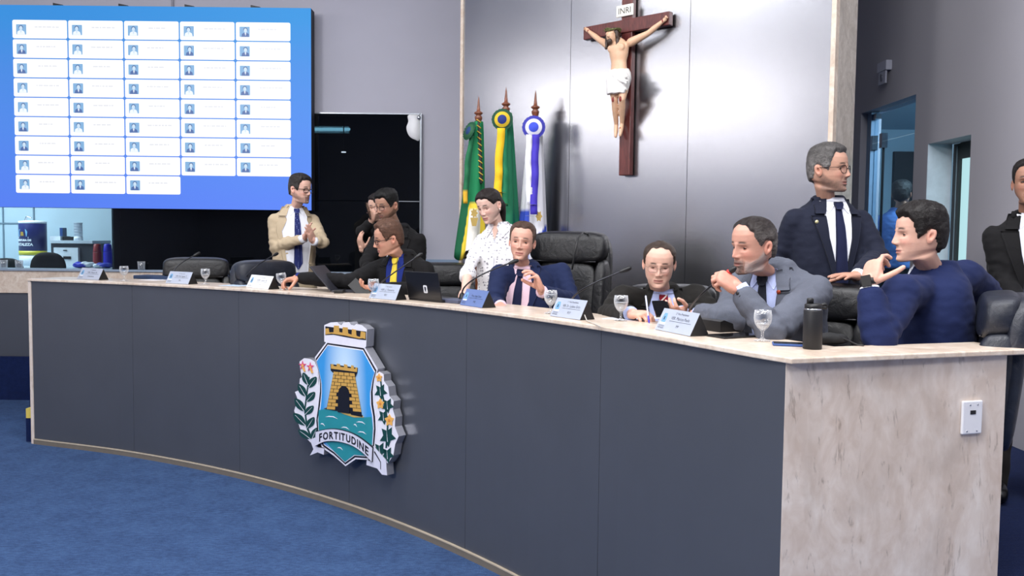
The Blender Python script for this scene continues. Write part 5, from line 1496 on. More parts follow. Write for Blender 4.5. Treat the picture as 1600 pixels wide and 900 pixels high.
class Fig:
    """one person; every mesh is built in world coordinates and hung on an Empty at the feet"""
    def __init__(s, label, group=None):
        s.label = label
    def root_at(s, p):
        s.root = empty('person', p, s.label, 'person')
    def head(s, c, yaw, pitch=0, roll=0, scale=1.0, skin='#c98f72', lips='#a8605a', hair='#1d1816', hair2=None, hairline=None, thick=(.018, .010, .012), beard=None, beardlen=.0,
             brow='#241a16', eyes=.55, glasses=None, N=None, NR=None, long=False, wide=1.0, jaw=1.0, nose=1.0, side_grey=None, bald=0.0, seed=1.0):
        R, F, U = frame_head(yaw, pitch, roll); s.hR, s.hF, s.hU, s.hc = R, F, U, Vector(c)
        sc = scale
        W_ = lambda p: Vector(c) + R * (p[0] * sc) + F * (p[1] * sc) + U * (p[2] * sc)
        x, y, z, az, fr = head_grid(wide, jaw, nose)
        nz, n = x.shape
        deg = np.degrees(az)
        sk = np.array(lin(skin)[:3]); lp = np.array(lin(lips)[:3]); bw = np.array(lin(brow)[:3])
        P3 = np.stack([x, y, z], 2)
        nse = wob(P3.reshape(-1, 3), 70, seed).reshape(nz, n)
        col = sk[None, None, :] * (1 + .05 * nse[:, :, None])
        red = np.exp(-((np.abs(x) - .042) / .016) ** 2 - ((z + .03) / .016) ** 2) * fr + .8 * np.exp(-(x / .011) ** 2 - ((z + .034) / .012) ** 2) * fr
        col = col * (1 + red[:, :, None] * np.array([.07, -.10, -.09]))
        lipm = sstep(1.25 - np.abs(x) / .023, 0, .35) * np.exp(-((z + .0695) / .0085) ** 4) * fr
        lipm = np.clip(lipm, 0, 1) * .75
        col = col * (1 - lipm[:, :, None]) + lp * lipm[:, :, None]
        line = np.exp(-((z + .0692) / .0016) ** 2) * (np.abs(x) < .023) * fr * .7
        col = col * (1 - line[:, :, None]) + lp * .35 * line[:, :, None]
        br_z = .0225 + .004 * np.cos((np.abs(x) - .028) / .016)
        bm = np.exp(-((np.abs(x) - .0305) / .0165) ** 6 - ((z - br_z) / .0048) ** 4) * fr * .92
        col = col * (1 - bm[:, :, None]) + bw * bm[:, :, None]
        if beard:
            bc = np.array(lin(beard[0])[:3]); amt = beard[1]
            top = np.interp(deg, [0, 18, 30, 50, 70, 82, 95], [-.049, -.050, -.060, -.066, -.055, -.03, .0])
            zu = z - .32 * np.clip(.080 - y, 0, .16) * sstep(-z, .03, .10)
            m = sstep(-zu, -top - .012 + .006 * nse, -top + .014) * sstep(-deg, -104, -84) * sstep(zu, -.150, -.126)
            m = m * (1 - .8 * np.exp(-(x / .02) ** 2 - ((z + .0705) / .0075) ** 2))
            if len(beard) > 2:                                 # goatee: chin and upper lip heavier
                m = m * np.where(deg < 26, 1.0, beard[2])
            m = np.clip(m * amt * (1 + .25 * nse + .3 * wob(P3.reshape(-1, 3), 400, seed).reshape(nz, n)), 0, 1)
            if len(beard) > 3:
                bc = np.where((deg < 30)[:, :, None], np.array(lin(beard[3])[:3])[None, None, :], bc[None, None, :])
            col = col * (1 - m[:, :, None]) + bc * m[:, :, None]
            y = y + beardlen * m * fr * (1 + .3 * nse); x = x * (1 + beardlen * 4 * m); z = z - beardlen * .7 * m * (z < -.095)
        hl = hairline or [.078, .082, .076, .045, -.012, -.004, .022, .01, -.05, -.078]
        azk = [0, 25, 42, 58, 70, 80, 93, 104, 120, 180]
        zl = np.interp(deg, azk, hl)
        msk = z - zl + .006 * nse
        hm = sstep(msk, -.002, .016)
        if bald: hm = hm * (1 - bald * sstep(z, .07, .1) * (deg < 150))
        if side_grey is not None: pass
        h1 = np.array(lin(hair)[:3]); h2 = np.array(lin(hair2 or hair)[:3])
        under = np.clip(hm * 1.0, 0, .9) * .55
        col = col * (1 - under[:, :, None]) + h1 * under[:, :, None]
        mb = MB()
        V = [W_(p) for p in np.stack([x, y, z], 2).reshape(-1, 3)]
        faces = [(i * n + k, i * n + (k + 1) % n, (i + 1) * n + (k + 1) % n, (i + 1) * n + k) for i in range(nz - 1) for k in range(n)]
        # x is the person's right: azimuth runs clockwise seen from above, so turn the faces over
        faces = [q[::-1] for q in faces]
        C_ = [(*c_, 1) for c_ in np.clip(col.reshape(-1, 3), 0, 1)]
        # neck: rings from under the jaw down into the collar
        ring0 = [V[k] for k in range(n)]; off = len(V)
        NR_, NF, NU = NR
        rn = .0615 * sc * (1.0 if not long else .86)
        ph = [math.atan2(x[4, k], y[4, k] + .012) for k in range(n)]
        for j in range(1, 9):
            t = j / 8
            for k in range(n):
                tgt = N + NR_ * (rn * math.sin(ph[k])) + NF * (rn * .98 * math.cos(ph[k])) - NU * .05
                p = ring0[k].lerp(tgt, t)
                ctr = (sum(ring0, Vector()) / n).lerp(N - NU * .05, t)
                p = ctr + (p - ctr) * (1 - .05 * math.sin(PI * t))
                V.append(p); C_.append((*np.clip(sk * (.97 + .03 * math.sin(k)), 0, 1), 1))
        for j in range(8):
            a0 = off + (j - 1) * n if j else 0; b0 = off + j * n
            for k in range(n): faces.append((a0 + k, a0 + (k + 1) % n, b0 + (k + 1) % n, b0 + k))
        faces.append(tuple(off + 7 * n + k for k in range(n)))
        mb.add(V, faces, 0, C_, True)
        # ears
        for sg in (-1, 1):
            ec = Vector((sg * (.0745 * wide), -.022, -.008))
            ev = []; ecol = []; ef = []; m1, m2 = 16, 9
            for i in range(m2):
                rr = i / (m2 - 1)
                for k in range(m1):
                    a = 2 * PI * k / m1
                    ry, rz = .0175 * rr * (1 + .12 * math.sin(a)), .031 * rr
                    px_ = .013 * math.sin(PI * min(1, rr * .86)) ** .7 * (1 if rr > .45 else (.35 + .65 * rr / .45)) * sg - .004 * sg
                    tilt_ = .25
                    yy = math.cos(a) * ry; zz_ = math.sin(a) * rz
                    q = ec + Vector((px_ + sg * (-yy * .35), yy - zz_ * tilt_, zz_ + yy * .1))
                    ev.append(W_(q)); ecol.append((*np.clip(sk * np.array([1.02, .88, .86]), 0, 1), 1))
            for i in range(m2 - 1):
                for k in range(m1):
                    ef.append((i * m1 + k, i * m1 + (k + 1) % m1, (i + 1) * m1 + (k + 1) % m1, (i + 1) * m1 + k))
            mb.add(ev, ef, 0, ecol, True)
        # eyes and lids
        for sg in (-1, 1):
            e0 = Vector((sg * .031, .0585 + .002, -.001)); r = .0122
            ev = []; ef = []; ecol = []
            for i in range(11):
                la = PI * i / 10
                for k in range(16):
                    a = 2 * PI * k / 16
                    ev.append(W_(e0 + Vector((r * math.sin(la) * math.cos(a), r * math.cos(la), r * math.sin(la) * math.sin(a)))))
                    ecol.append((.02, .012, .01, 1) if i <= 2 else ((.055, .03, .02, 1) if i <= 3 else (.62, .58, .56, 1)))
            for i in range(10):
                for k in range(16): ef.append((i * 16 + k, i * 16 + (k + 1) % 16, (i + 1) * 16 + (k + 1) % 16, (i + 1) * 16 + k))
            mb.add(ev, ef, 0, ecol, True)
            lv = []; lf = []; lc = []
            A_ = np.radians(np.linspace(-85, 85, 19)); B_ = np.radians(np.linspace(-58, 62, 17))
            for b_ in B_:
                for a_ in A_:
                    rl = r * 1.13; lv.append(W_(e0 + Vector((rl * math.sin(a_) * math.cos(b_), rl * math.cos(a_) * math.cos(b_), rl * math.sin(b_)))))
                    sh_ = .9 if b_ > .25 else .97
                    edge = .3 if abs(math.degrees(b_) - (1 + 32 * eyes * (1 - (math.degrees(a_) / 62) ** 2))) < 7 and abs(a_) < 1.05 else 1
                    lc.append((*np.clip(sk * np.array([1, .93, .92]) * sh_ * edge, 0, 1), 1))
            for i in range(16):
                for k in range(18):
                    bm_ = math.degrees((B_[i] + B_[i + 1]) / 2); am = math.degrees((A_[k] + A_[k + 1]) / 2)
                    op = (1 - (am / 60) ** 2)
                    if op > 0 and -18 * eyes * op - 3 < bm_ < 34 * eyes * op - 1: continue
                    q = (i * 19 + k, i * 19 + k + 1, (i + 1) * 19 + k + 1, (i + 1) * 19 + k)
                    lf.append(q[::-1])
            mb.add(lv, lf, 0, lc, True)
        s.bodymb = mb; s.skin = sk
        # hair shell over the same grid
        if hair:
            tt = sstep(z, .02, .1); back = sstep(deg, 60, 130)
            th = (thick[1] + (thick[0] - thick[1]) * tt) * (1 - back * (1 - tt)) + thick[2] * back * (1 - tt)
            strand = .07 * np.sin(deg * 1.3 + 50 * z + 3 * nse) + .07 * np.sin(x * 520 + 9 * nse) * tt
            hh = (th * (1 + strand)) * hm - .0028 * (1 - hm)
            nr = P3 - np.array([0, -.012, .01]); nr /= np.linalg.norm(nr, axis=2)[:, :, None]
            H = np.stack([x, y, z], 2) + nr * hh[:, :, None]
            keep = msk > -.012
            hv = [W_(p) for p in H.reshape(-1, 3)]
            ff = [(i * n + k, i * n + (k + 1) % n, (i + 1) * n + (k + 1) % n, (i + 1) * n + k)[::-1] for i in range(nz - 1) for k in range(n) if keep[i, k] or keep[i + 1, k]]
            gm = (1 - tt) if side_grey is None else np.clip(side_grey * (1 - tt) , 0, 1)
            gm = gm * (.6 + .4 * nse) if hair2 else gm * 0
            if bald: gm = np.clip(gm, 0, 1)
            hc_ = h1 * (1 - np.clip(gm, 0, 1)[:, :, None]) + h2 * np.clip(gm, 0, 1)[:, :, None]
            hc_ = hc_ * (1 + .25 * strand[:, :, None])
            s.hairco = np.stack([x * 700 + 10 * nse, y * 60, z * 110], 2).reshape(-1, 3)
            hb = MB().add(hv, ff, 0, [(*c_, 1) for c_ in np.clip(hc_.reshape(-1, 3), 0, 1)], True)
            s.hairmb = hb; s.haircol = h1
        s.ND = (W_((0, -.03, -.12)) - N).normalized()
        s.W_ = W_; s.glasses = glasses; s.sc = sc
    def add_strands(s):
        me = s.hair.data; a = me.attributes.new('strand', 'FLOAT_VECTOR', 'POINT')
        q = np.zeros((len(me.vertices), 3), np.float32); k = len(s.hairco); q[:k] = s.hairco
        if len(q) > k:
            e = np.array([v.co for v in me.vertices])[k:]; q[k:] = e * np.array([500, 500, 60])
        a.data.foreach_set('vector', q.ravel())
    def torso(s, N, yaw, pelvis, build=1.0, belly=0.0, sw=.168, leanfix=None):
        a = math.radians(yaw)
        s.N = Vector(N); s.pelvis = Vector(pelvis)
        U = (s.N - s.pelvis).normalized()
        F0 = Vector((math.sin(a), -math.cos(a), 0)); s.TF = (F0 - U * F0.dot(U)).normalized()
        s.TR = s.TF.cross(U).normalized() ; s.TU = U
        if s.TR.dot(Vector((-math.cos(a), -math.sin(a), 0))) < 0: s.TR = -s.TR
        s.build_ = build; s.belly = belly
        s.D = np.array([-.035, -.01, .02, .045, .07, .10, .15, .22, .32, .42, .50, .58, .70])
        s.HWt = np.array([.055, .062, .085, .122, .148, .166, .180, .185, .178, .172, .176, .184, .188]) * build
        s.HDt = np.array([.055, .060, .072, .084, .094, .102, .114, .122, .122 + belly * .6, .120 + belly, .120 + belly * .8, .124 + belly * .3, .125]) * build
        s.OFF = np.array([-.005, 0, .0, -.004, -.006, -.006, -.004, 0, belly * .3, belly * .4, belly * .3, 0, 0])
        s.shR = s.N - U * .112 + s.TR * sw * build; s.shL = s.N - U * .112 - s.TR * sw * build
    def surf(s, sx, d, off=0.0):
        """point on the front of the torso: sx metres to the person's left, d metres below the neck"""
        hw = np.interp(d, s.D, s.HWt); hd = np.interp(d, s.D, s.HDt); of = np.interp(d, s.D, s.OFF)
        q = max(0.0, 1 - abs(sx / hw) ** 2.3) ** (1 / 2.3)
        return s.N - s.TU * d - s.TR * sx + s.TF * (of + hd * q + off)
    def loft(s, d0, d1, grow=0.0, n=36, dark=None):
        ds = [d0] + [d for d in s.D if d0 < d < d1] + [d1]; v = []; f = []
        for d in ds:
            hw = np.interp(d, s.D, s.HWt) + grow; hd = np.interp(d, s.D, s.HDt) + grow; of = np.interp(d, s.D, s.OFF)
            for k in range(n):
                a = 2 * PI * k / n; e = 2 / 2.3
                cx = math.copysign(abs(math.sin(a)) ** e, math.sin(a)); cy = math.copysign(abs(math.cos(a)) ** e, math.cos(a))
                v.append(tuple(s.N - s.TU * d + s.TR * (hw * cx) + s.TF * (of + hd * cy)))
        m = len(ds)
        for i in range(m - 1):
            for k in range(n): f.append((i * n + k, (i + 1) * n + k, (i + 1) * n + (k + 1) % n, i * n + (k + 1) % n))
        f.append(tuple(range(n))); f.append(tuple((m - 1) * n + k for k in range(n - 1, -1, -1)))
        return v, f
    def strip(s, rows, off, thick=.006, n=8, bulge=0.0):
        """cloth strip lying on the chest: rows = [(s_left, s_right, d)]"""
        v = []; f = []
        R = []
        for i in range(len(rows) - 1):
            k = max(2, int(abs(rows[i + 1][2] - rows[i][2]) / .02) + 1)
            for j in range(k): R.append([rows[i][q] + (rows[i + 1][q] - rows[i][q]) * j / k for q in range(3)])
        R.append(rows[-1])
        for layer in (off, off - thick):
            for (a, b, d) in R:
                for j in range(n + 1):
                    t = j / n; v.append(tuple(s.surf(a + (b - a) * t, d, layer + (bulge * math.sin(PI * t) if layer == off else 0))))
        m = len(R); w = n + 1; o = m * w
        for i in range(m - 1):
            for j in range(n):
                q = (i * w + j, i * w + j + 1, (i + 1) * w + j + 1, (i + 1) * w + j)
                f.append(q[::-1]); f.append(tuple(o + x_ for x_ in q))
        bd = [i * w for i in range(m)] + [(m - 1) * w + j for j in range(1, w)] + [i * w + n for i in range(m - 2, -1, -1)] + [j for j in range(n - 1, 0, -1)]
        for i in range(len(bd)):
            a, b = bd[i], bd[(i + 1) % len(bd)]; f.append((a, b, b + o, a + o))
        return v, f
    def ring(s, r0, r1, z0, z1, a0, a1, thick, n=30, c=None, drop=0.0):
        """collar band round the neck; angles in degrees from the front"""
        v = []; f = []; c = c or s.N
        A = np.radians(np.linspace(a0, a1, n))
        for (ra, za), (rb, zb) in (((r0, z0), (r1, z1)), ((r0 + thick, z0), (r1 + thick, z1))):
            for a in A:
                fr = (1 + math.cos(a)) / 2
                for r, z_ in ((ra, za), (rb, zb)):
                    v.append(tuple(c + s.TR * (r * math.sin(a)) + s.TF * (r * math.cos(a)) + (s.ND if z_ > 0 else s.TU) * z_ - s.TU * (drop * fr)))
        o = 2 * n
        for i in range(n - 1):
            q = (2 * i, 2 * i + 1, 2 * i + 3, 2 * i + 2)
            f.append(q); f.append(tuple(o + k for k in q[::-1])); f.append((2 * i + 1, o + 2 * i + 1, o + 2 * i + 3, 2 * i + 3)); f.append((2 * i, 2 * i + 2, o + 2 * i + 2, o + 2 * i))
        f.append((0, o, o + 1, 1)); e = 2 * (n - 1); f.append((e, e + 1, o + e + 1, o + e))
        return v, f
    def arms(s, eR, wR, eL, wL):
        s.eR, s.wR, s.eL, s.wL = Vector(eR), Vector(wR), Vector(eL), Vector(wL)
    def garment(s, mat, name, hem=.70, sleeve=(1.0, 1.0), grow=.012, arm=1.0, voxel=.0115, fold=.006, top=-.02, cuffs=True, seed=0.0):
        mb = MB(); mb.add(*s.loft(top, hem, grow))
        b = s.build_ * arm
        for sh, el, wr, sl in ((s.shR, s.eR, s.wR, sleeve[0]), (s.shL, s.eL, s.wL, sleeve[1])):
            inn = s.N - s.TU * .07 + (sh - s.N) * .35
            mb.add(*tube([inn, sh.lerp(inn, .4), sh], [.058 * b, .060 * b, .058 * b], 16))
            mid = sh.lerp(el, .5)
            mb.add(*tube([sh, mid, el], [.061 * b, .058 * b, .051 * b], 16))
            wr2 = el.lerp(wr, sl)
            mb.add(*tube([el, el.lerp(wr2, .45), wr2 - (wr2 - el).normalized() * .03], [.053 * b, .049 * b, .039 * b + .004], 16))
        N_, ee = s.N, (s.eR, s.eL)
        def disp(c):
            d = fold * .55 * wob(c, 22, seed) + fold * .35 * wob(c * np.array([1, 1, 1.8]), 48, seed + 2)
            for e_ in ee:
                dist = np.linalg.norm(c - np.array(e_), axis=1)
                d = d + fold * 1.1 * np.exp(-(dist / .09) ** 2) * np.sin(dist * 150 + 2 * wob(c, 20, seed))
            return d
        co, fa = remesh(mb, voxel, 5, disp)
        s.coat = MB().add(co, fa, smooth=True).build(name, mat, s.root)
        return s.coat
    def finish_body(s, legs=None, hands=()):
        mb = s.bodymb
        sk = (*s.skin, 1)
        mb.add(*s.loft(.02, .62, -.022, 24), 0, sk, True)
        for sh, el, wr in ((s.shR, s.eR, s.wR), (s.shL, s.eL, s.wL)):
            mb.add(*tube([s.N - s.TU * .09, sh, sh.lerp(el, .5), el, el.lerp(wr, .4), wr], [.04, .042, .038, .034, .036, .026], 12), 0, sk, True)
        if legs:
            for pts in legs: mb.add(*tube(pts, [.07, .055, .04][:len(pts)], 12), 0, sk, True)
        for h in hands: mb.add(h[0], h[1], 0, h[2], True)
        s.body = mb.build('body', M_skin, s.root, usecol=True)
        if getattr(s, 'hairmb', None): s.hair = s.hairmb.build('hair', M_hair, s.root, usecol=True); s.add_strands()
        if s.glasses: s.make_glasses(*s.glasses)
    def make_glasses(s, colr, shape='rect', thick=.0017):
        g = MB(); W_ = s.W_; yy = .094
        cs = []
        for sg in (-1, 1):
            pts = []
            for k in range(20):
                a = 2 * PI * k / 20; e = .62 if shape == 'rect' else 1.0
                rx, rz = (.0245, .0175) if shape == 'rect' else (.0235, .0215)
                px_, pz_ = rx * math.copysign(abs(math.cos(a)) ** e, math.cos(a)), rz * math.copysign(abs(math.sin(a)) ** e, math.sin(a))
                xx = sg * .033 + px_
                pts.append(W_((xx, yy - 3.2 * xx * xx, -.004 + pz_)))
            cs.append(pts)
            g.add(*tube(pts + [pts[0]], thick, 6, False))
            g.add(*tube([W_((sg * .057, yy - .0115, .004)), W_((sg * .073, yy - .03, .005)), W_((sg * .0785, .03, .006)), W_((sg * .0795, -.02, .006)), W_((sg * .079, -.035, -.008))], thick * .9, 6))
        g.add(*tube([W_((-.0095, yy, .0)), W_((0, yy + .003, .003)), W_((.0095, yy, .0))], thick, 6))
        go = g.build('glasses', plain('glasses_' + colr.strip('#'), colr, .3, metal=.3), s.root)
        for pts in cs:
            c_ = sum(pts, Vector()) / len(pts); nb_ = s.hF * .0005
            v = [p + nb_ for p in pts] + [p - nb_ for p in pts]; k = len(pts)
            MB().add(v, [tuple(range(k)), tuple(range(2 * k - 1, k - 1, -1))] + [(i, (i + 1) % k, (i + 1) % k + k, i + k) for i in range(k)], smooth=False).build('lens', M_lens, go)
    def collar(s, shirt_mb, mat_i=0):
        """standing shirt collar with two points"""
        shirt_mb.add(*s.ring(.066, .0605, -.03, .034, 22, 338, .005, drop=.030), mat_i)
        for sg in (-1, 1):
            v, f = s.strip([(sg * .014, sg * .062, .012), (sg * .018, sg * .070, .032), (sg * .034, sg * .062, .055), (sg * .050, sg * .054, .074)], .022, .007, 5)
            shirt_mb.add(v, f, mat_i)
    def suit(s, coat, shirt, tie=None, trousers=None, button=.36, vw=(.05, .062, .05), lap=.05, pin=None, open_=0.0, tie_end=None, cuff=(True, True), tie_w=.036, seed=0.0, coat_name='jacket', arm=1.0, fold=.006, sleeve=(1, 1), hem=.70):
        c = s.garment(coat, coat_name, seed=seed, arm=arm, fold=fold, sleeve=sleeve, hem=hem)
        sh = MB()
        o1 = open_
        e = button
        inner = [(.052, -.005), (vw[1] + o1 * .2, .08), (vw[2] + o1 * .6, .2), (.010 + o1, e)]
        G = .013                                               # coat thickness over the torso loft
        rows = [(-a, a, d) for a, d in inner]
        if o1: rows += [(-o1 * 1.05, o1 * 1.05, .48), (-o1 * .95, o1 * .95, .60)]
        sh.add(*s.strip(rows, G + .005, .010, 12))
        s.collar(sh)
        for wr, el, ok, sl in ((s.wR, s.eR, cuff[0], sleeve[0]), (s.wL, s.eL, cuff[1], sleeve[1])):
            if ok:
                d = (wr - el).normalized(); p = el.lerp(wr, sl); MB().add(*tube([p - d * .03, p + d * .012], [.036, .0345], 16, False)).build('shirt_cuff', shirt, s.root)
        sh.build('shirt', shirt, s.root)
        lp = MB()
        for sg in (-1, 1):
            LI = [(sg * (a - .002), d) for a, d in inner]
            outer = [(.10, .005), (.062 + lap * 1.15 + o1 * .3, .085), (.05 + lap * 1.1 + o1 * .7, .2), (.020 + o1 * 1.06, e)]
            low = [(LI[0][0], sg * outer[0][0], .0), (LI[1][0], sg * (outer[1][0] - .002), .078)]
            lp.add(*s.strip(low, G + .013, .010, 7))
            mid_ = [(LI[1][0] * 1.0, sg * (outer[1][0] + .016), .088), (LI[1][0] * .97, sg * (outer[1][0] + .012), .11), (LI[2][0], sg * outer[2][0], .2), (LI[3][0] - sg * .006, sg * outer[3][0], e + .008)]
            lp.add(*s.strip(mid_, G + .012, .009, 7))
        lp.add(*s.ring(.086, .070, -.032, .022, 55, 305, .008))
        lp.build('lapels', coat, c)
        if open_ == 0:
            bt = MB()
            for k in (0, 1): bt.add(*lathe([(.0085, 0), (.0085, .003), (0, .0035)], s.surf(-.006, e + .025 + k * .10, G + .0025), 12, s.TF))
            bt.build('buttons', M_black, c)
        if tie:
            t = MB(); te = tie_end or e + .02
            t.add(*s.strip([(-.021, .021, .018), (-.023, .023, .032), (-.014, .014, .056)], G + .024, .014, 6, .004))
            t.add(*s.strip([(-.015, .015, .052), (-.024, .024, .14), (-tie_w, tie_w, te - .03)] + ([(-.004, .004, te + .02)] if tie_end else [(-tie_w, tie_w, te)]), G + .012, .006, 6, .004))
            t.build('tie', tie, s.root)
        if pin:
            p = s.surf(pin[0], pin[1], G + .014)
            MB().add(*lathe([(0, -.004), (.009, -.003), (.010, 0), (.007, .003), (0, .0035)], p, 16, s.TF)).build('lapel_pin', plain('pin_' + pin[2].strip('#'), pin[2], .35, metal=.5), c)
    def legs(s, trouser, pts_list, shoe=True):
        mb = MB(); mb.add(*s.loft(.50, .66, .002, 24)) if True else None
        for pts in pts_list: mb.add(*tube(pts, [.092, .072, .058], 14))
        co, fa = remesh(mb, .018, 4, lambda c: .006 * wob(c, 25)); MB().add(co, fa, smooth=True).build('trousers', trouser, s.root)
        for pts in pts_list:
            a = Vector(pts[-1]); f = Vector((s.TF.x, s.TF.y, 0)).normalized()
            ax = (f, f.cross(UP), UP)
            MB().add(*sq(Vector((a.x, a.y, DZ + .046)) + f * .06, (.135, .045, .045), 2.6, 20, 10, ax=ax)).build('shoe', M_shoe, s.root)
    def stand(s, trouser, spread=.10):
        f = Vector((s.TF.x, s.TF.y, 0)).normalized(); r = Vector((s.TR.x, s.TR.y, 0)).normalized(); P = s.pelvis
        L = [[P + r * (sg * .09) + UP * .02, Vector((P.x, P.y, DZ + .50)) + r * (sg * spread) + f * .02, Vector((P.x, P.y, DZ + .08)) + r * (sg * spread)] for sg in (-1, 1)]
        s.legs(trouser, L); return L
    def sit(s, trouser):
        f = Vector((s.TF.x, s.TF.y, 0)).normalized(); r = Vector((s.TR.x, s.TR.y, 0)).normalized(); P = s.pelvis
        L = [[P + r * (sg * .09), Vector((P.x, P.y, DZ + .50)) + f * .42 + r * (sg * .12), Vector((P.x, P.y, DZ + .08)) + f * .44 + r * (sg * .12)] for sg in (-1, 1)]
        s.legs(trouser, L); return L

def hand(wrist, fdir, palm, side, curls=((.35, .5, .3),) * 4, spread=.06, thumb=(.5, .3, .25), skin=(.6, .3, .2), scale=1.0, elbow=None):
    """five-fingered hand as one skin. fdir: where the fingers point, palm: where the palm faces, side 'L'/'R'"""
    Y = Vector(fdir).normalized(); Z = -(Vector(palm) - Y * Vector(palm).dot(Y)).normalized(); X = Y.cross(Z)
    th = -1 if side == 'R' else 1                              # thumb side along local x
    w = Vector(wrist); k = scale
    P = lambda x, y, z: w + X * (x * k) + Y * (y * k) + Z * (z * k)
    mb = MB()
    if elbow is not None:
        d = (Vector(elbow) - w).normalized(); mb.add(*tube([w + d * .06, w, P(0, .02, 0)], [.027, .026, .026], 12))
    mb.add(*sq(P(0, .052, 0), (.040 * k, .050 * k, .0145 * k), 3.2, 20, 12, ax=(X, Y, Z)))
    mb.add(*sq(P(th * .022, .038, -.008), (.020 * k, .032 * k, .014 * k), 2.4, 14, 10, ax=(X, Y, Z)))
    mb.add(*sq(P(-th * .024, .036, -.006), (.014 * k, .032 * k, .012 * k), 2.4, 14, 10, ax=(X, Y, Z)))
    lens = (.070, .078, .073, .058); rad = (.0088, .0090, .0085, .0075)
    for i in range(4):
        x0 = th * (.030 - .020 * i); a = th * (spread * (1.5 - i)); cu = curls[min(i, len(curls) - 1)]
        p = P(x0, .088 - (.006 if i in (0,) else .010 if i == 3 else 0), .001); ang = 0; pts = [P(x0 * .8, .06, 0), p]; R = [rad[i] * 1.1 * k, rad[i] * 1.08 * k]
        dx = math.sin(a)
        for seg, frac in enumerate((.44, .31, .25)):
            ang += cu[seg]; L = lens[i] * frac * k
            p = p + (X * dx + Y * math.cos(ang)) .normalized() * (L * 1.0) * (1 if abs(math.cos(ang)) > .02 else .2) * abs(math.cos(ang)) * 1.0 - Z * (L * math.sin(ang)) if False else p + (X * (dx * math.cos(ang)) + Y * math.cos(ang) - Z * math.sin(ang)) * L
            pts.append(p); R.append(rad[i] * (1.0 - .07 * seg) * k)
        mb.add(*tube(pts, R, 10))
    b = P(th * .026, .018, -.006); d0 = (X * (th * math.sin(thumb[0] + .25)) + Y * math.cos(thumb[0] + .25) - Z * .25 - Z * thumb[1]).normalized()
    p1 = b + d0 * (.040 * k); d1 = (d0 + Y * thumb[2] * .6 - Z * thumb[2] * .6 - X * (th * thumb[2])).normalized(); p2 = p1 + d1 * (.034 * k)
    d2 = (d1 + Y * thumb[2] * .5 - X * (th * thumb[2] * .8)).normalized(); p3 = p2 + d2 * (.026 * k)
    mb.add(*tube([b, p1, p2, p3], [.0135 * k, .0115 * k, .0100 * k, .0088 * k], 10))
    co, fa = remesh(mb, .0036, 3)
    c = np.array(skin)[None, :] * (1 + .06 * wob(co, 120))[:, None] * np.array([1.02, .96, .95])
    return co, fa, [(*q, 1) for q in np.clip(c, 0, 1)]
RELAX = ((.25, .35, .25), (.3, .4, .25), (.35, .42, .28), (.4, .45, .3))
FLAT = ((.08, .12, .08), (.06, .12, .08), (.08, .14, .1), (.1, .16, .1))
GRIP = ((.7, .9, .5), (.8, .95, .55), (.85, 1.0, .6), (.9, 1.0, .6))
FIST = ((1.2, 1.4, .8), (1.3, 1.4, .8), (1.35, 1.4, .8), (1.35, 1.4, .8))
def watch(p, el, mat, strap, face, root, name='wrist_watch'):
    d = (Vector(p) - Vector(el)).normalized()
    o = MB().add(*tube([Vector(p) - d * .012, Vector(p) + d * .012], [.031, .030], 18, False)).build(name, strap, root)
    return o, d

NAVY = cloth('navy_suit', '#191d2e'); BLUE = cloth('blue_suit', '#1b2649'); BRIGHT = cloth('bright_blue_suit', '#15214a')
BLK = cloth('black_suit', '#121113'); CHAR = cloth('charcoal_suit', '#1b1917'); GREYS = cloth('grey_suit', '#5d616d', wr=.4); BEIGE = cloth('beige_jacket', '#bba98e', wr=.35)
WHITE = cloth('white_shirt', '#e9ebf4'); PINK = cloth('pink_shirt', '#e8c8d6'); LBLUE = cloth('light_blue_shirt', '#b9c4ee'); DBLUE = cloth('royal_blue_shirt', '#1d2d78')
JEANS = cloth('blue_jeans', '#6d83b4'); BLKT = cloth('black_trousers', '#17161a'); OLIVE = cloth('dark_trousers', '#2c2826'); BLOUSE = cloth('patterned_blouse', '#f1eff2', pattern='dots')
T_NAVY = cloth('navy_tie', '#1a1f3e'); T_DOT = cloth('dotted_navy_tie', '#242d66', pattern='specks'); T_YEL = cloth('yellow_tie', '#ead24a'); T_RED = cloth('striped_red_tie', '#8e1a2c', pattern='stripes'); T_DK = cloth('dark_tie', '#20232e'); T_GREY = cloth('grey_tie', '#565a6c')
def skinc(h): return np.array(lin(h)[:3])
PZs = DZ + .92            # pelvis height standing
PZ = DZ + .555            # pelvis height seated
def pel(N, z, back=0.0, yaw=0.0, side=0.0):
    a = math.radians(yaw); F = Vector((math.sin(a), -math.cos(a), 0)); R = Vector((-math.cos(a), -math.sin(a), 0))
    return Vector((N.x, N.y, z)) - F * back + R * side

# ---- 1 man in the beige jacket, clapping
p = Fig('standing man in a beige jacket and dotted navy tie, clapping beside the video wall')
N = at(459, 323, 7.22); p.torso(N, 28, pel(N, PZs, .0, 28), .92, .01)
p.root_at((N.x, N.y, DZ)); SK = '#d6ab99'
p.head(at(470, 296, 7.14), 62, -6, 0, .93, SK, hair='#2a2422', hair2='#4a4542', thick=(.022, .008, .012), hairline=[.082, .078, .080, .05, -.015, -.004, .022, .01, -.05, -.075], beard=('#4a3f3a', .75, .55), beardlen=.004, glasses=('#1a1512', 'rect', .0026), N=N, NR=(p.TR, p.TF, p.TU), seed=1)
hm = at(481, 364, 6.93)
wr_ = at(474.5, 373, 7.0); wl_ = at(490, 377, 6.97)
p.arms(at(430, 386, 7.12), wr_, at(505, 379, 7.08), wl_)
p.suit(BEIGE, WHITE, T_DOT, button=.46, open_=.085, tie_end=.49, vw=(.05, .07, .075), lap=.045, fold=.008, seed=1.0)
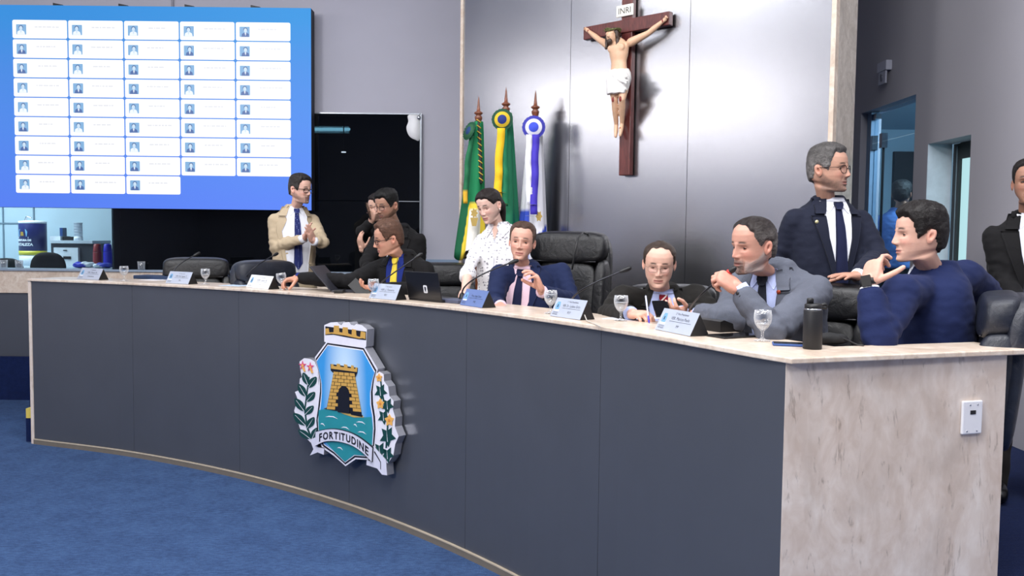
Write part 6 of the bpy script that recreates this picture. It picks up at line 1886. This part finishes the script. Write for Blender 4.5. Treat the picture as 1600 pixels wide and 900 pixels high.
h1_ = hand(wr_, (at(484, 349, 6.93) - wr_), Vector((.9, -.1, .1)), 'R', FLAT, .05, (.5, .2, .2), skinc(SK), .95, p.eR)
h2_ = hand(wl_, (at(480, 355, 6.88) - wl_), Vector((-.8, .5, -.1)), 'L', FLAT, .04, (.4, .2, .2), skinc(SK), .95, p.eL)
L = p.stand(JEANS); p.finish_body(L, (h1_, h2_))
bl = MB().add(*p.strip([(-.125, .125, .535), (-.125, .125, .565)], .022, .012, 12)); bl.build('belt', M_black, p.root)
MB().add(*p.strip([(-.02, .02, .534), (-.02, .02, .567)], .026, .006, 4)).build('belt_buckle', M_chrome, p.root)
watch(p.wL.lerp(p.eL, .04), p.eL, None, M_black, None, p.root)

# ---- 2 young man in black, and the person telephoning behind him
p = Fig('young man in black and thin glasses standing behind the man with the yellow tie')
N = at(622, 353, 6.80); p.torso(N, -18, pel(N, PZs - .02, .06, -18), 1.0)
p.root_at((N.x, N.y, DZ)); SK = '#a97f6a'
p.head(at(604, 321, 6.66), -38, -14, 0, .95, SK, lips='#8a544c', hair='#0e0c0c', thick=(.020, .004, .004), hairline=[.068, .07, .066, .03, -.015, -.01, .02, .0, -.04, -.06], beard=('#2a1c18', .55), glasses=('#3a3436', 'rect', .0013), N=N, NR=(p.TR, p.TF, p.TU), seed=2)
p.arms(at(572, 410, 6.68), at(583, 440, 6.5), at(655, 420, 6.78), at(640, 448, 6.6))
p.suit(BLK, WHITE, T_DK, button=.34, seed=2.0)
hs = [hand(p.wR, (0.2, -.8, -.4), (0, 0, -1), 'R', RELAX, skin=skinc(SK), elbow=p.eR), hand(p.wL, (-.3, -.8, -.4), (0, 0, -1), 'L', RELAX, skin=skinc(SK), elbow=p.eL)]
L = p.stand(BLKT); p.finish_body(L, hs)

p = Fig('dark haired person with a phone at the ear, mostly hidden behind the young man')
N = at(594, 352, 7.22); p.torso(N, -40, pel(N, PZs - .08, .0, -40), .86)
p.root_at((N.x, N.y, DZ)); SK = '#c59f8c'
p.head(at(592, 325, 7.15), -62, -6, 0, .95, SK, hair='#1c1412', thick=(.016, .016, .02), hairline=[.07, .07, .06, .03, -.03, -.05, -.06, -.08, -.1, -.12], N=N, NR=(p.TR, p.TF, p.TU), long=True, seed=3)
p.arms(at(566, 362, 7.05), at(580, 346, 7.02), at(612, 395, 7.0), at(566, 390, 6.95))
p.garment(BLK, 'jacket', .6, seed=3.0, arm=1.12)
hs = [hand(p.wR, at(583, 334, 7.0) - p.wR, Vector((.5, .5, .1)), 'R', GRIP, skin=skinc(SK), scale=.92, elbow=p.eR), hand(p.wL, at(561.5, 372, 6.93) - p.wL, Vector((.6, .6, 0)), 'L', RELAX, skin=skinc(SK), scale=.92, elbow=p.eL)]
L = p.stand(BLKT); p.finish_body(L, hs)
pc = at(576, 330, 6.99); pd = (at(574.5, 325, 7.0) - at(579.5, 341, 7.0)).normalized()
ph = empty('phone', pc, 'dark phone held to the ear behind the young man in black', 'phone')
MB().add(*obox(pc, pd, Vector((.15, .98, 0)).normalized(), pd.cross(Vector((.15, .98, 0)).normalized()), -.07, .07, -.034, .034, -.004, .004)).build('case', M_blackgloss, ph)

# ---- 4 seated man with the yellow tie, reaching for a goblet
p = Fig('seated man in a black suit, royal blue shirt and yellow tie reaching for a goblet')
N = at(630, 395, 6.12); p.torso(N, -24, pel(N, PZ, .08, -24, .02), 1.06, .03)
p.root_at((p.pelvis.x, p.pelvis.y, DZ)); SK = '#c6947d'
p.head(at(606, 373, 6.0), -72, -14, 4, .97, SK, hair='#5e4234', thick=(.022, .010, .012), hairline=[.08, .084, .082, .05, -.01, -.004, .022, .01, -.05, -.078], glasses=('#221a1c', 'rect', .0022), N=N, NR=(p.TR, p.TF, p.TU), nose=1.1, seed=4)
gp = onz(440, 453.5, LZ) + Vector((.0, .0, 0))
wr_ = at(467, 434, 6.11); hl_t = at(441, 439, 6.06)
p.arms(at(548, 440, 6.0), wr_, at(664, 452, 6.02), at(590, 452, 5.86))
p.suit(BLK, DBLUE, T_YEL, button=.38, vw=(.05, .075, .065), seed=4.0, tie_w=.034)
hs = [hand(wr_, hl_t - wr_, Vector((-.1, -.3, -1)), 'R', ((.5, .7, .5), (.6, .75, .5), (.7, .8, .5), (.8, .85, .5)), .05, (.5, .45, .4), skinc(SK), 1.05, p.eR),
      hand(p.wL, at(562, 448, 5.8) - p.wL, Vector((0, -.3, 1)), 'L', ((.4, .6, .5),) * 4, .03, (.6, .2, .4), skinc(SK), 1.0, p.eL)]
L = p.sit(BLKT); p.finish_body(L, hs)
goblet(Vector((at(445, 436, 6.05).x - .012, 6.05, LZ)), 'empty glass goblet held by the man with the yellow tie', 0, tilt=(0, -.14, 0))
pc = at(562, 452, 5.79); ph = empty('phone', pc, 'dark phone in the hand of the man with the yellow tie', 'phone')
a_ = Vector((.62, -.2, -.55)).normalized(); b_2 = a_.cross(Vector((0, -1, .35))).normalized()
MB().add(*obox(pc, a_, b_2, a_.cross(b_2), -.075, .075, -.036, .036, -.004, .004)).build('case', M_black, ph)

# ---- 5 woman in the patterned blouse
p = Fig('standing woman in a white patterned blouse looking down behind the man in navy')
N = at(782, 350, 5.88); p.torso(N, -24, pel(N, PZs - .07, .02, -24), .86)
p.root_at((N.x, N.y, DZ)); SK = '#dcb6a6'
p.head(at(764, 322, 5.80), -36, -20, -6, .90, SK, lips='#b5655f', hair='#1e1513', thick=(.010, .009, .014), hairline=[.074, .070, .058, .035, .01, .012, .02, -.01, -.06, -.1], N=N, NR=(p.TR, p.TF, p.TU), long=True, eyes=.3, jaw=.93, nose=.85, brow='#2a1d18', seed=5)
hb = p.hairmb
for k in range(5):                                              # hair gathered at the nape, falling behind the neck
    q = [p.W_((.012 * (k - 2), -.10, .03)), p.W_((.010 * (k - 2), -.125, -.04)), p.W_((.009 * (k - 2), -.105, -.10)), p.W_((.007 * (k - 2), -.10, -.16))]
    v, f = tube(q, [.022, .026, .022, .010], 10); hb.add(v, f, 0, (*p.haircol, 1), True)
p.arms(at(733, 418, 5.75), at(727, 452, 5.52), at(812, 420, 5.88), at(815, 455, 5.7))
g_ = p.garment(BLOUSE, 'blouse', .52, sleeve=(.42, .9), grow=.014, arm=.92, seed=5.0, fold=.007, top=.0)
cl = MB()
for sg in (-1, 1):
    cl.add(*p.strip([(sg * .018, sg * .07, -.012), (sg * .014, sg * .092, .02), (sg * .03, sg * .085, .05), (sg * .055, sg * .062, .085)], .026, .006, 5))
cl.add(*p.ring(.068, .062, -.01, .035, 40, 320, .006)); cl.build('collar', BLOUSE, g_)
MB().add(*p.strip([(-.004, .004, .10), (-.005, .005, .5)], .018, .004, 3)).build('button_placket', WHITE, g_)
vn = p.strip([(-.028, .028, .0), (-.018, .018, .05), (-.003, .003, .095)], .017, .006, 6); MB().add(*vn).build('neckline', plain('neckline_skin', SK, .5), p.root)
d = (p.wR - p.eR).normalized(); c_ = p.eR.lerp(p.wR, .42)
MB().add(*tube([c_ - d * .045, c_ + d * .02], [.055, .052], 18, False)).build('rolled_cuff', BLOUSE, g_)
for sg in (-1, 1): MB().add(*sq(p.W_((sg * .081, -.012, -.036)), (.005, .005, .006), 2, 10, 8)).build('earring', plain('pearl', '#f0ece6', .25), p.root)
hs = [hand(p.wR, Vector((-.08, -.45, -.35)), Vector((.1, -.2, -1)), 'R', RELAX, skin=skinc(SK), scale=.9, elbow=p.eR), hand(p.wL, Vector((0, -.6, -.5)), Vector((0, 0, -1)), 'L', RELAX, skin=skinc(SK), scale=.9, elbow=p.eL)]
L = p.stand(BLKT); p.finish_body(L, hs)

# ---- 6 man in navy with the pink shirt, speaking
p = Fig('seated man in a navy suit and pink shirt raising one hand at the microphone')
N = at(822, 412, 5.34); p.torso(N, -18, pel(N, PZ, .08, -18, .05), 1.03, .02)
p.shL = at(876, 425, 5.40); p.shR = at(781, 428, 5.28)
p.root_at((p.pelvis.x, p.pelvis.y, DZ)); SK = '#d0a08d'
p.head(at(815.5, 378, 5.24), -7, -1, 6, .95, SK, hair='#4a352b', hair2='#8a7a70', thick=(.012, .006, .008), hairline=[.084, .088, .082, .052, -.008, -.004, .022, .01, -.05, -.078], N=N, NR=(p.TR, p.TF, p.TU), eyes=.6, wide=1.0, seed=6, side_grey=.5, brow='#4a342a')
wl_ = at(847, 456, 4.95)
p.arms(at(772, 478, 5.2), at(782, 478, 4.97), at(893, 470, 5.25), wl_)
p.suit(BLUE, PINK, T_NAVY, button=.44, vw=(.05, .075, .075), lap=.05, pin=(.085, .10, '#dfe3e8'), seed=6.0)
hs = [hand(wl_, Vector((-.36, -.22, .9)), Vector((-.85, -.15, -.3)), 'L', ((.35, .55, .35), (.45, .6, .4), (.55, .7, .45), (.6, .75, .45)), .05, (.45, .45, .45), skinc(SK), 1.1, p.eL),
      hand(p.wR, Vector((-.1, -1, 0)), Vector((0, 0, -1)), 'R', RELAX, skin=skinc(SK), elbow=p.eR)]
L = p.sit(BLKT); p.finish_body(L, hs)

# ---- 7 man with the red tie, writing
p = Fig('seated man in a dark suit, thin glasses and striped red tie writing at the desk')
N = at(1035, 448, 4.60); p.torso(N, -6, pel(N, PZ - .06, .10, -6), 1.08, .03)
p.root_at((p.pelvis.x, p.pelvis.y, DZ)); SK = '#d9ae9b'
p.head(at(1030, 413, 4.47), -10, -14, 2, .945, SK, hair='#3a2c24', thick=(.006, .006, .010), hairline=[.098, .092, .086, .055, -.005, .0, .022, .01, -.05, -.078], glasses=('#8a7468', 'rect', .0009), N=N, NR=(p.TR, p.TF, p.TU), eyes=.22, wide=1.07, jaw=1.1, seed=7, bald=.45)
wr_ = at(985, 490, 4.12)
p.shR = at(974, 463, 4.56); p.shL = at(1087, 461, 4.62)
p.arms(at(950, 492, 4.45), wr_, at(1112, 492, 4.48), at(1066, 489, 4.12))
p.suit(CHAR, LBLUE, T_RED, button=.40, vw=(.05, .075, .065), pin=(.075, .13, '#c9b98a'), seed=7.0)
hs = [hand(wr_, at(1014, 492, 4.02) - wr_, Vector((.3, -.1, -1)), 'R', ((.6, .7, .4), (.65, .8, .4), (.8, .9, .5), (.9, .9, .5)), .03, (.35, .5, .5), skinc(SK), 1.02, p.eR),
      hand(p.wL, at(1045, 485, 4.02) - p.wL, Vector((-.2, .3, .9)), 'L', ((.5, .7, .5),) * 4, .03, (.5, .1, .6), skinc(SK), .95, p.eL)]
L = p.sit(BLKT); p.finish_body(L, hs)
pa, pb = at(1009, 463, 4.02), at(1014.5, 506, 3.97)
pen = empty('pen', (pa + pb) / 2, 'clear ballpoint pen with a violet tip held by the man with the red tie', 'pen')
MB().add(*tube([pa, pa.lerp(pb, .72)], .0042, 8)).build('barrel', plain('pen_barrel', '#c6cbe8', .2), pen)
MB().add(*tube([pa.lerp(pb, .72), pa.lerp(pb, .93), pb], [.0045, .0042, .001], 8)).build('grip', plain('pen_violet', '#4a3cc0', .3), pen)
pc = at(1034, 482.5, 3.99); ph = empty('phone', pc, 'dark phone held up in the hand of the man with the red tie', 'phone')
a_ = Vector((.97, .1, .03)).normalized(); b_2 = Vector((0, .75, .35)).normalized()
MB().add(*obox(pc, a_, b_2, a_.cross(b_2), -.036, .036, -.07, .07, -.004, .004)).build('case', M_blackgloss, ph)

# ---- 8 man in the grey suit
p = Fig('seated man in a grey suit with a grey beard at the red ringed microphone')
N = at(1208, 414, 3.87); p.torso(N, -42, pel(N, PZ, .16, -42), 1.12, .03)
p.root_at((p.pelvis.x, p.pelvis.y, DZ)); SK = '#c89582'
p.head(at(1175, 384, 3.74), -64, -8, 2, .96, SK, hair='#251d1b', hair2='#8a8480', thick=(.010, .008, .014), hairline=[.098, .094, .082, .06, .015, .0, .022, .01, -.05, -.085], beard=('#b3aaa6', .85, .8, '#5d524e'), beardlen=.007, N=N, NR=(p.TR, p.TF, p.TU), nose=1.2, seed=8, side_grey=.8)
wl_ = at(1157, 452, 3.50)
p.arms(at(1142, 500, 3.70), at(1092, 491, 3.92), at(1205, 520, 3.43), wl_)
p.suit(GREYS, LBLUE, T_DK, button=.40, vw=(.05, .07, .06), pin=(.075, .085, '#a8482e'), seed=8.0, arm=1.05, fold=.009)
hs = [hand(wl_, at(1133, 437, 3.50) - wl_, Vector((-.1, .5, -.55)), 'L', ((1.0, 1.3, .7), (1.05, 1.3, .7), (1.1, 1.3, .7), (1.15, 1.3, .7)), .03, (.45, .4, .5), skinc(SK), 1.08, p.eL),
      hand(p.wR, Vector((-.8, .4, -.15)), Vector((0, 0, -1)), 'R', RELAX, skin=skinc(SK), scale=1.02, elbow=p.eR)]
L = p.sit(BLKT); p.finish_body(L, hs)
for k in range(4):
    q = p.wL.lerp(p.eL, .14 + .055 * k); nrm = (q - (q - (Vector((-.75, -.6, .2))))).normalized()
    MB().add(*lathe([(.007, 0), (.007, .003), (0, .0035)], q + nrm * .047, 10, nrm)).build('cuff_button', M_black, p.coat)

# ---- 9 standing man with glasses
p = Fig('standing man in a navy suit and round glasses resting a hand on an armchair')
N = at(1294, 311, 4.52); p.torso(N, 8, pel(N, PZs, .0, 8), 1.04, .01)
p.root_at((N.x, N.y, DZ)); SK = '#bd917c'
p.head(at(1296, 265, 4.44), 46, 0, 0, .99, SK, hair='#4a4746', hair2='#8d8986', thick=(.020, .007, .010), hairline=[.080, .078, .080, .05, -.012, -.004, .022, .01, -.05, -.078], beard=('#5a4d48', .62), glasses=('#2a1f1c', 'round', .0018), N=N, NR=(p.TR, p.TF, p.TU), seed=9, side_grey=.7)
wl_ = at(1340, 431, 4.16)
p.arms(at(1216, 410, 4.55), at(1218, 480, 4.5), at(1372, 402, 4.42), wl_)
p.suit(NAVY, WHITE, T_NAVY, button=.46, vw=(.05, .07, .062), lap=.048, pin=(-.115, .12, '#d8cfa0'), seed=9.0)
hs = [hand(wl_, at(1308, 431, 4.08) - wl_, Vector((0, .1, -1)), 'L', FLAT, .08, (.5, .0, .2), skinc(SK), 1.04, p.eL), hand(p.wR, Vector((0, 0, -1)), Vector((.9, .2, 0)), 'R', RELAX, skin=skinc(SK), elbow=p.eR)]
L = p.stand(BLKT); p.finish_body(L, hs)

# ---- 10 man in the bright blue suit, from behind
p = Fig('seated man in a bright blue suit seen from behind, chin resting on his hand')
N = at(1463, 415, 3.63); p.torso(N, -112, pel(N, PZ, .02, -112), 1.12, .02)
p.root_at((p.pelvis.x, p.pelvis.y, DZ)); SK = '#d3a794'
p.head(at(1435, 366, 3.55), -94, -2, 0, .96, SK, hair='#171211', thick=(.024, .012, .014), hairline=[.070, .072, .07, .045, -.02, -.012, .022, .0, -.06, -.085], N=N, NR=(p.TR, p.TF, p.TU), seed=10)
p.shL = at(1408, 458, 3.42); p.shR = at(1508, 432, 3.78)
wl_ = at(1358, 446, 3.33)
p.arms(at(1545, 462, 3.96), at(1530, 492, 4.14), at(1372, 528, 3.27), wl_)
p.suit(BRIGHT, WHITE, None, button=.40, seed=10.0, arm=1.14, fold=.006, sleeve=(1, .91))
hs = [hand(wl_, at(1366, 408, 3.36) - wl_, Vector((.75, .3, -.2)), 'L', ((.15, 1.0, .5), (.7, 1.0, .5), (.9, 1.0, .6), (1.0, 1.1, .6)), .03, (.75, .15, .2), skinc(SK), 1.06, p.eL),
      hand(p.wR, Vector((.2, .5, -.8)), Vector((-.6, .2, -.3)), 'R', RELAX, skin=skinc(SK), elbow=p.eR)]
L = p.sit(BLKT); p.finish_body(L, hs)
q = p.wL + (p.wL - p.eL).normalized() * .012; d = (p.wL - p.eL).normalized()
M_face = plain('watch_glass', '#0c0c0e', .4, spec=.2)
wt = MB().add(*tube([q - d * .012, q + d * .012], [.032, .031], 20, False)).build('wrist_watch', M_black, p.root)
nn = (Vector((-.55, -.83, 0)) - d * Vector((-.55, -.83, 0)).dot(d)).normalized()
MB().add(*obox(q + nn * .031, d, d.cross(nn), nn, -.021, .021, -.017, .017, -.002, .009)).build('watch_case', M_face, wt)

# ---- 11 man at the right edge
p = Fig('standing man in a black suit and grey tie by the side wall')
N = at(1610, 334, 4.38); p.torso(N, -22, pel(N, PZs, .0, -22), .93)
p.root_at((N.x, N.y, DZ)); SK = '#9d7460'
p.head(at(1609, 286, 4.32), -30, 2, 0, .93, SK, lips='#7a4a40', hair='#1a1615', thick=(.014, .006, .008), N=N, NR=(p.TR, p.TF, p.TU), seed=11)
p.arms(at(1562, 428, 4.40), at(1592, 470, 4.22), at(1668, 430, 4.45), at(1625, 472, 4.24))
p.suit(BLK, WHITE, T_GREY, button=.42, seed=11.0)
hs = [hand(p.wR, Vector((.7, -.3, -.4)), Vector((.2, .9, 0)), 'R', RELAX, skin=skinc(SK), elbow=p.eR), hand(p.wL, Vector((-.7, -.3, -.4)), Vector((-.2, .9, 0)), 'L', RELAX, skin=skinc(SK), elbow=p.eL)]
L = p.stand(OLIVE); p.finish_body(L, hs)

# ---- 12 person in the corridor, seen through the glass
p = Fig('person with dark hair in a blue shirt walking in the corridor behind the glass door')
N = at(1404, 327, 8.35); p.torso(N, 150, pel(N, PZs, .0, 150), .98)
p.root_at((N.x, N.y, DZ)); SK = '#9d7460'
p.head(at(1409, 303, 8.32), 150, 0, 0, 1.0, SK, hair='#141212', thick=(.018, .012, .016), N=N, NR=(p.TR, p.TF, p.TU), seed=12)
p.arms(p.shR - UP * .28 + p.TR * .05, p.shR - UP * .53 + p.TR * .04 + p.TF * .08, p.shL - UP * .28 - p.TR * .05, p.shL - UP * .53 - p.TR * .04 + p.TF * .08)
p.garment(cloth('mid_blue_shirt', '#5474ad'), 'shirt', .56, sleeve=(1, 1), grow=.012, seed=12.0)
hs = [hand(p.wR, Vector((0, 0, -1)), -p.TR, 'R', RELAX, skin=skinc(SK), elbow=p.eR), hand(p.wL, Vector((0, 0, -1)), p.TR, 'L', RELAX, skin=skinc(SK), elbow=p.eL)]
L = p.stand(BLKT); p.finish_body(L, hs)

bpy.data.scenes.remove(_tmp)
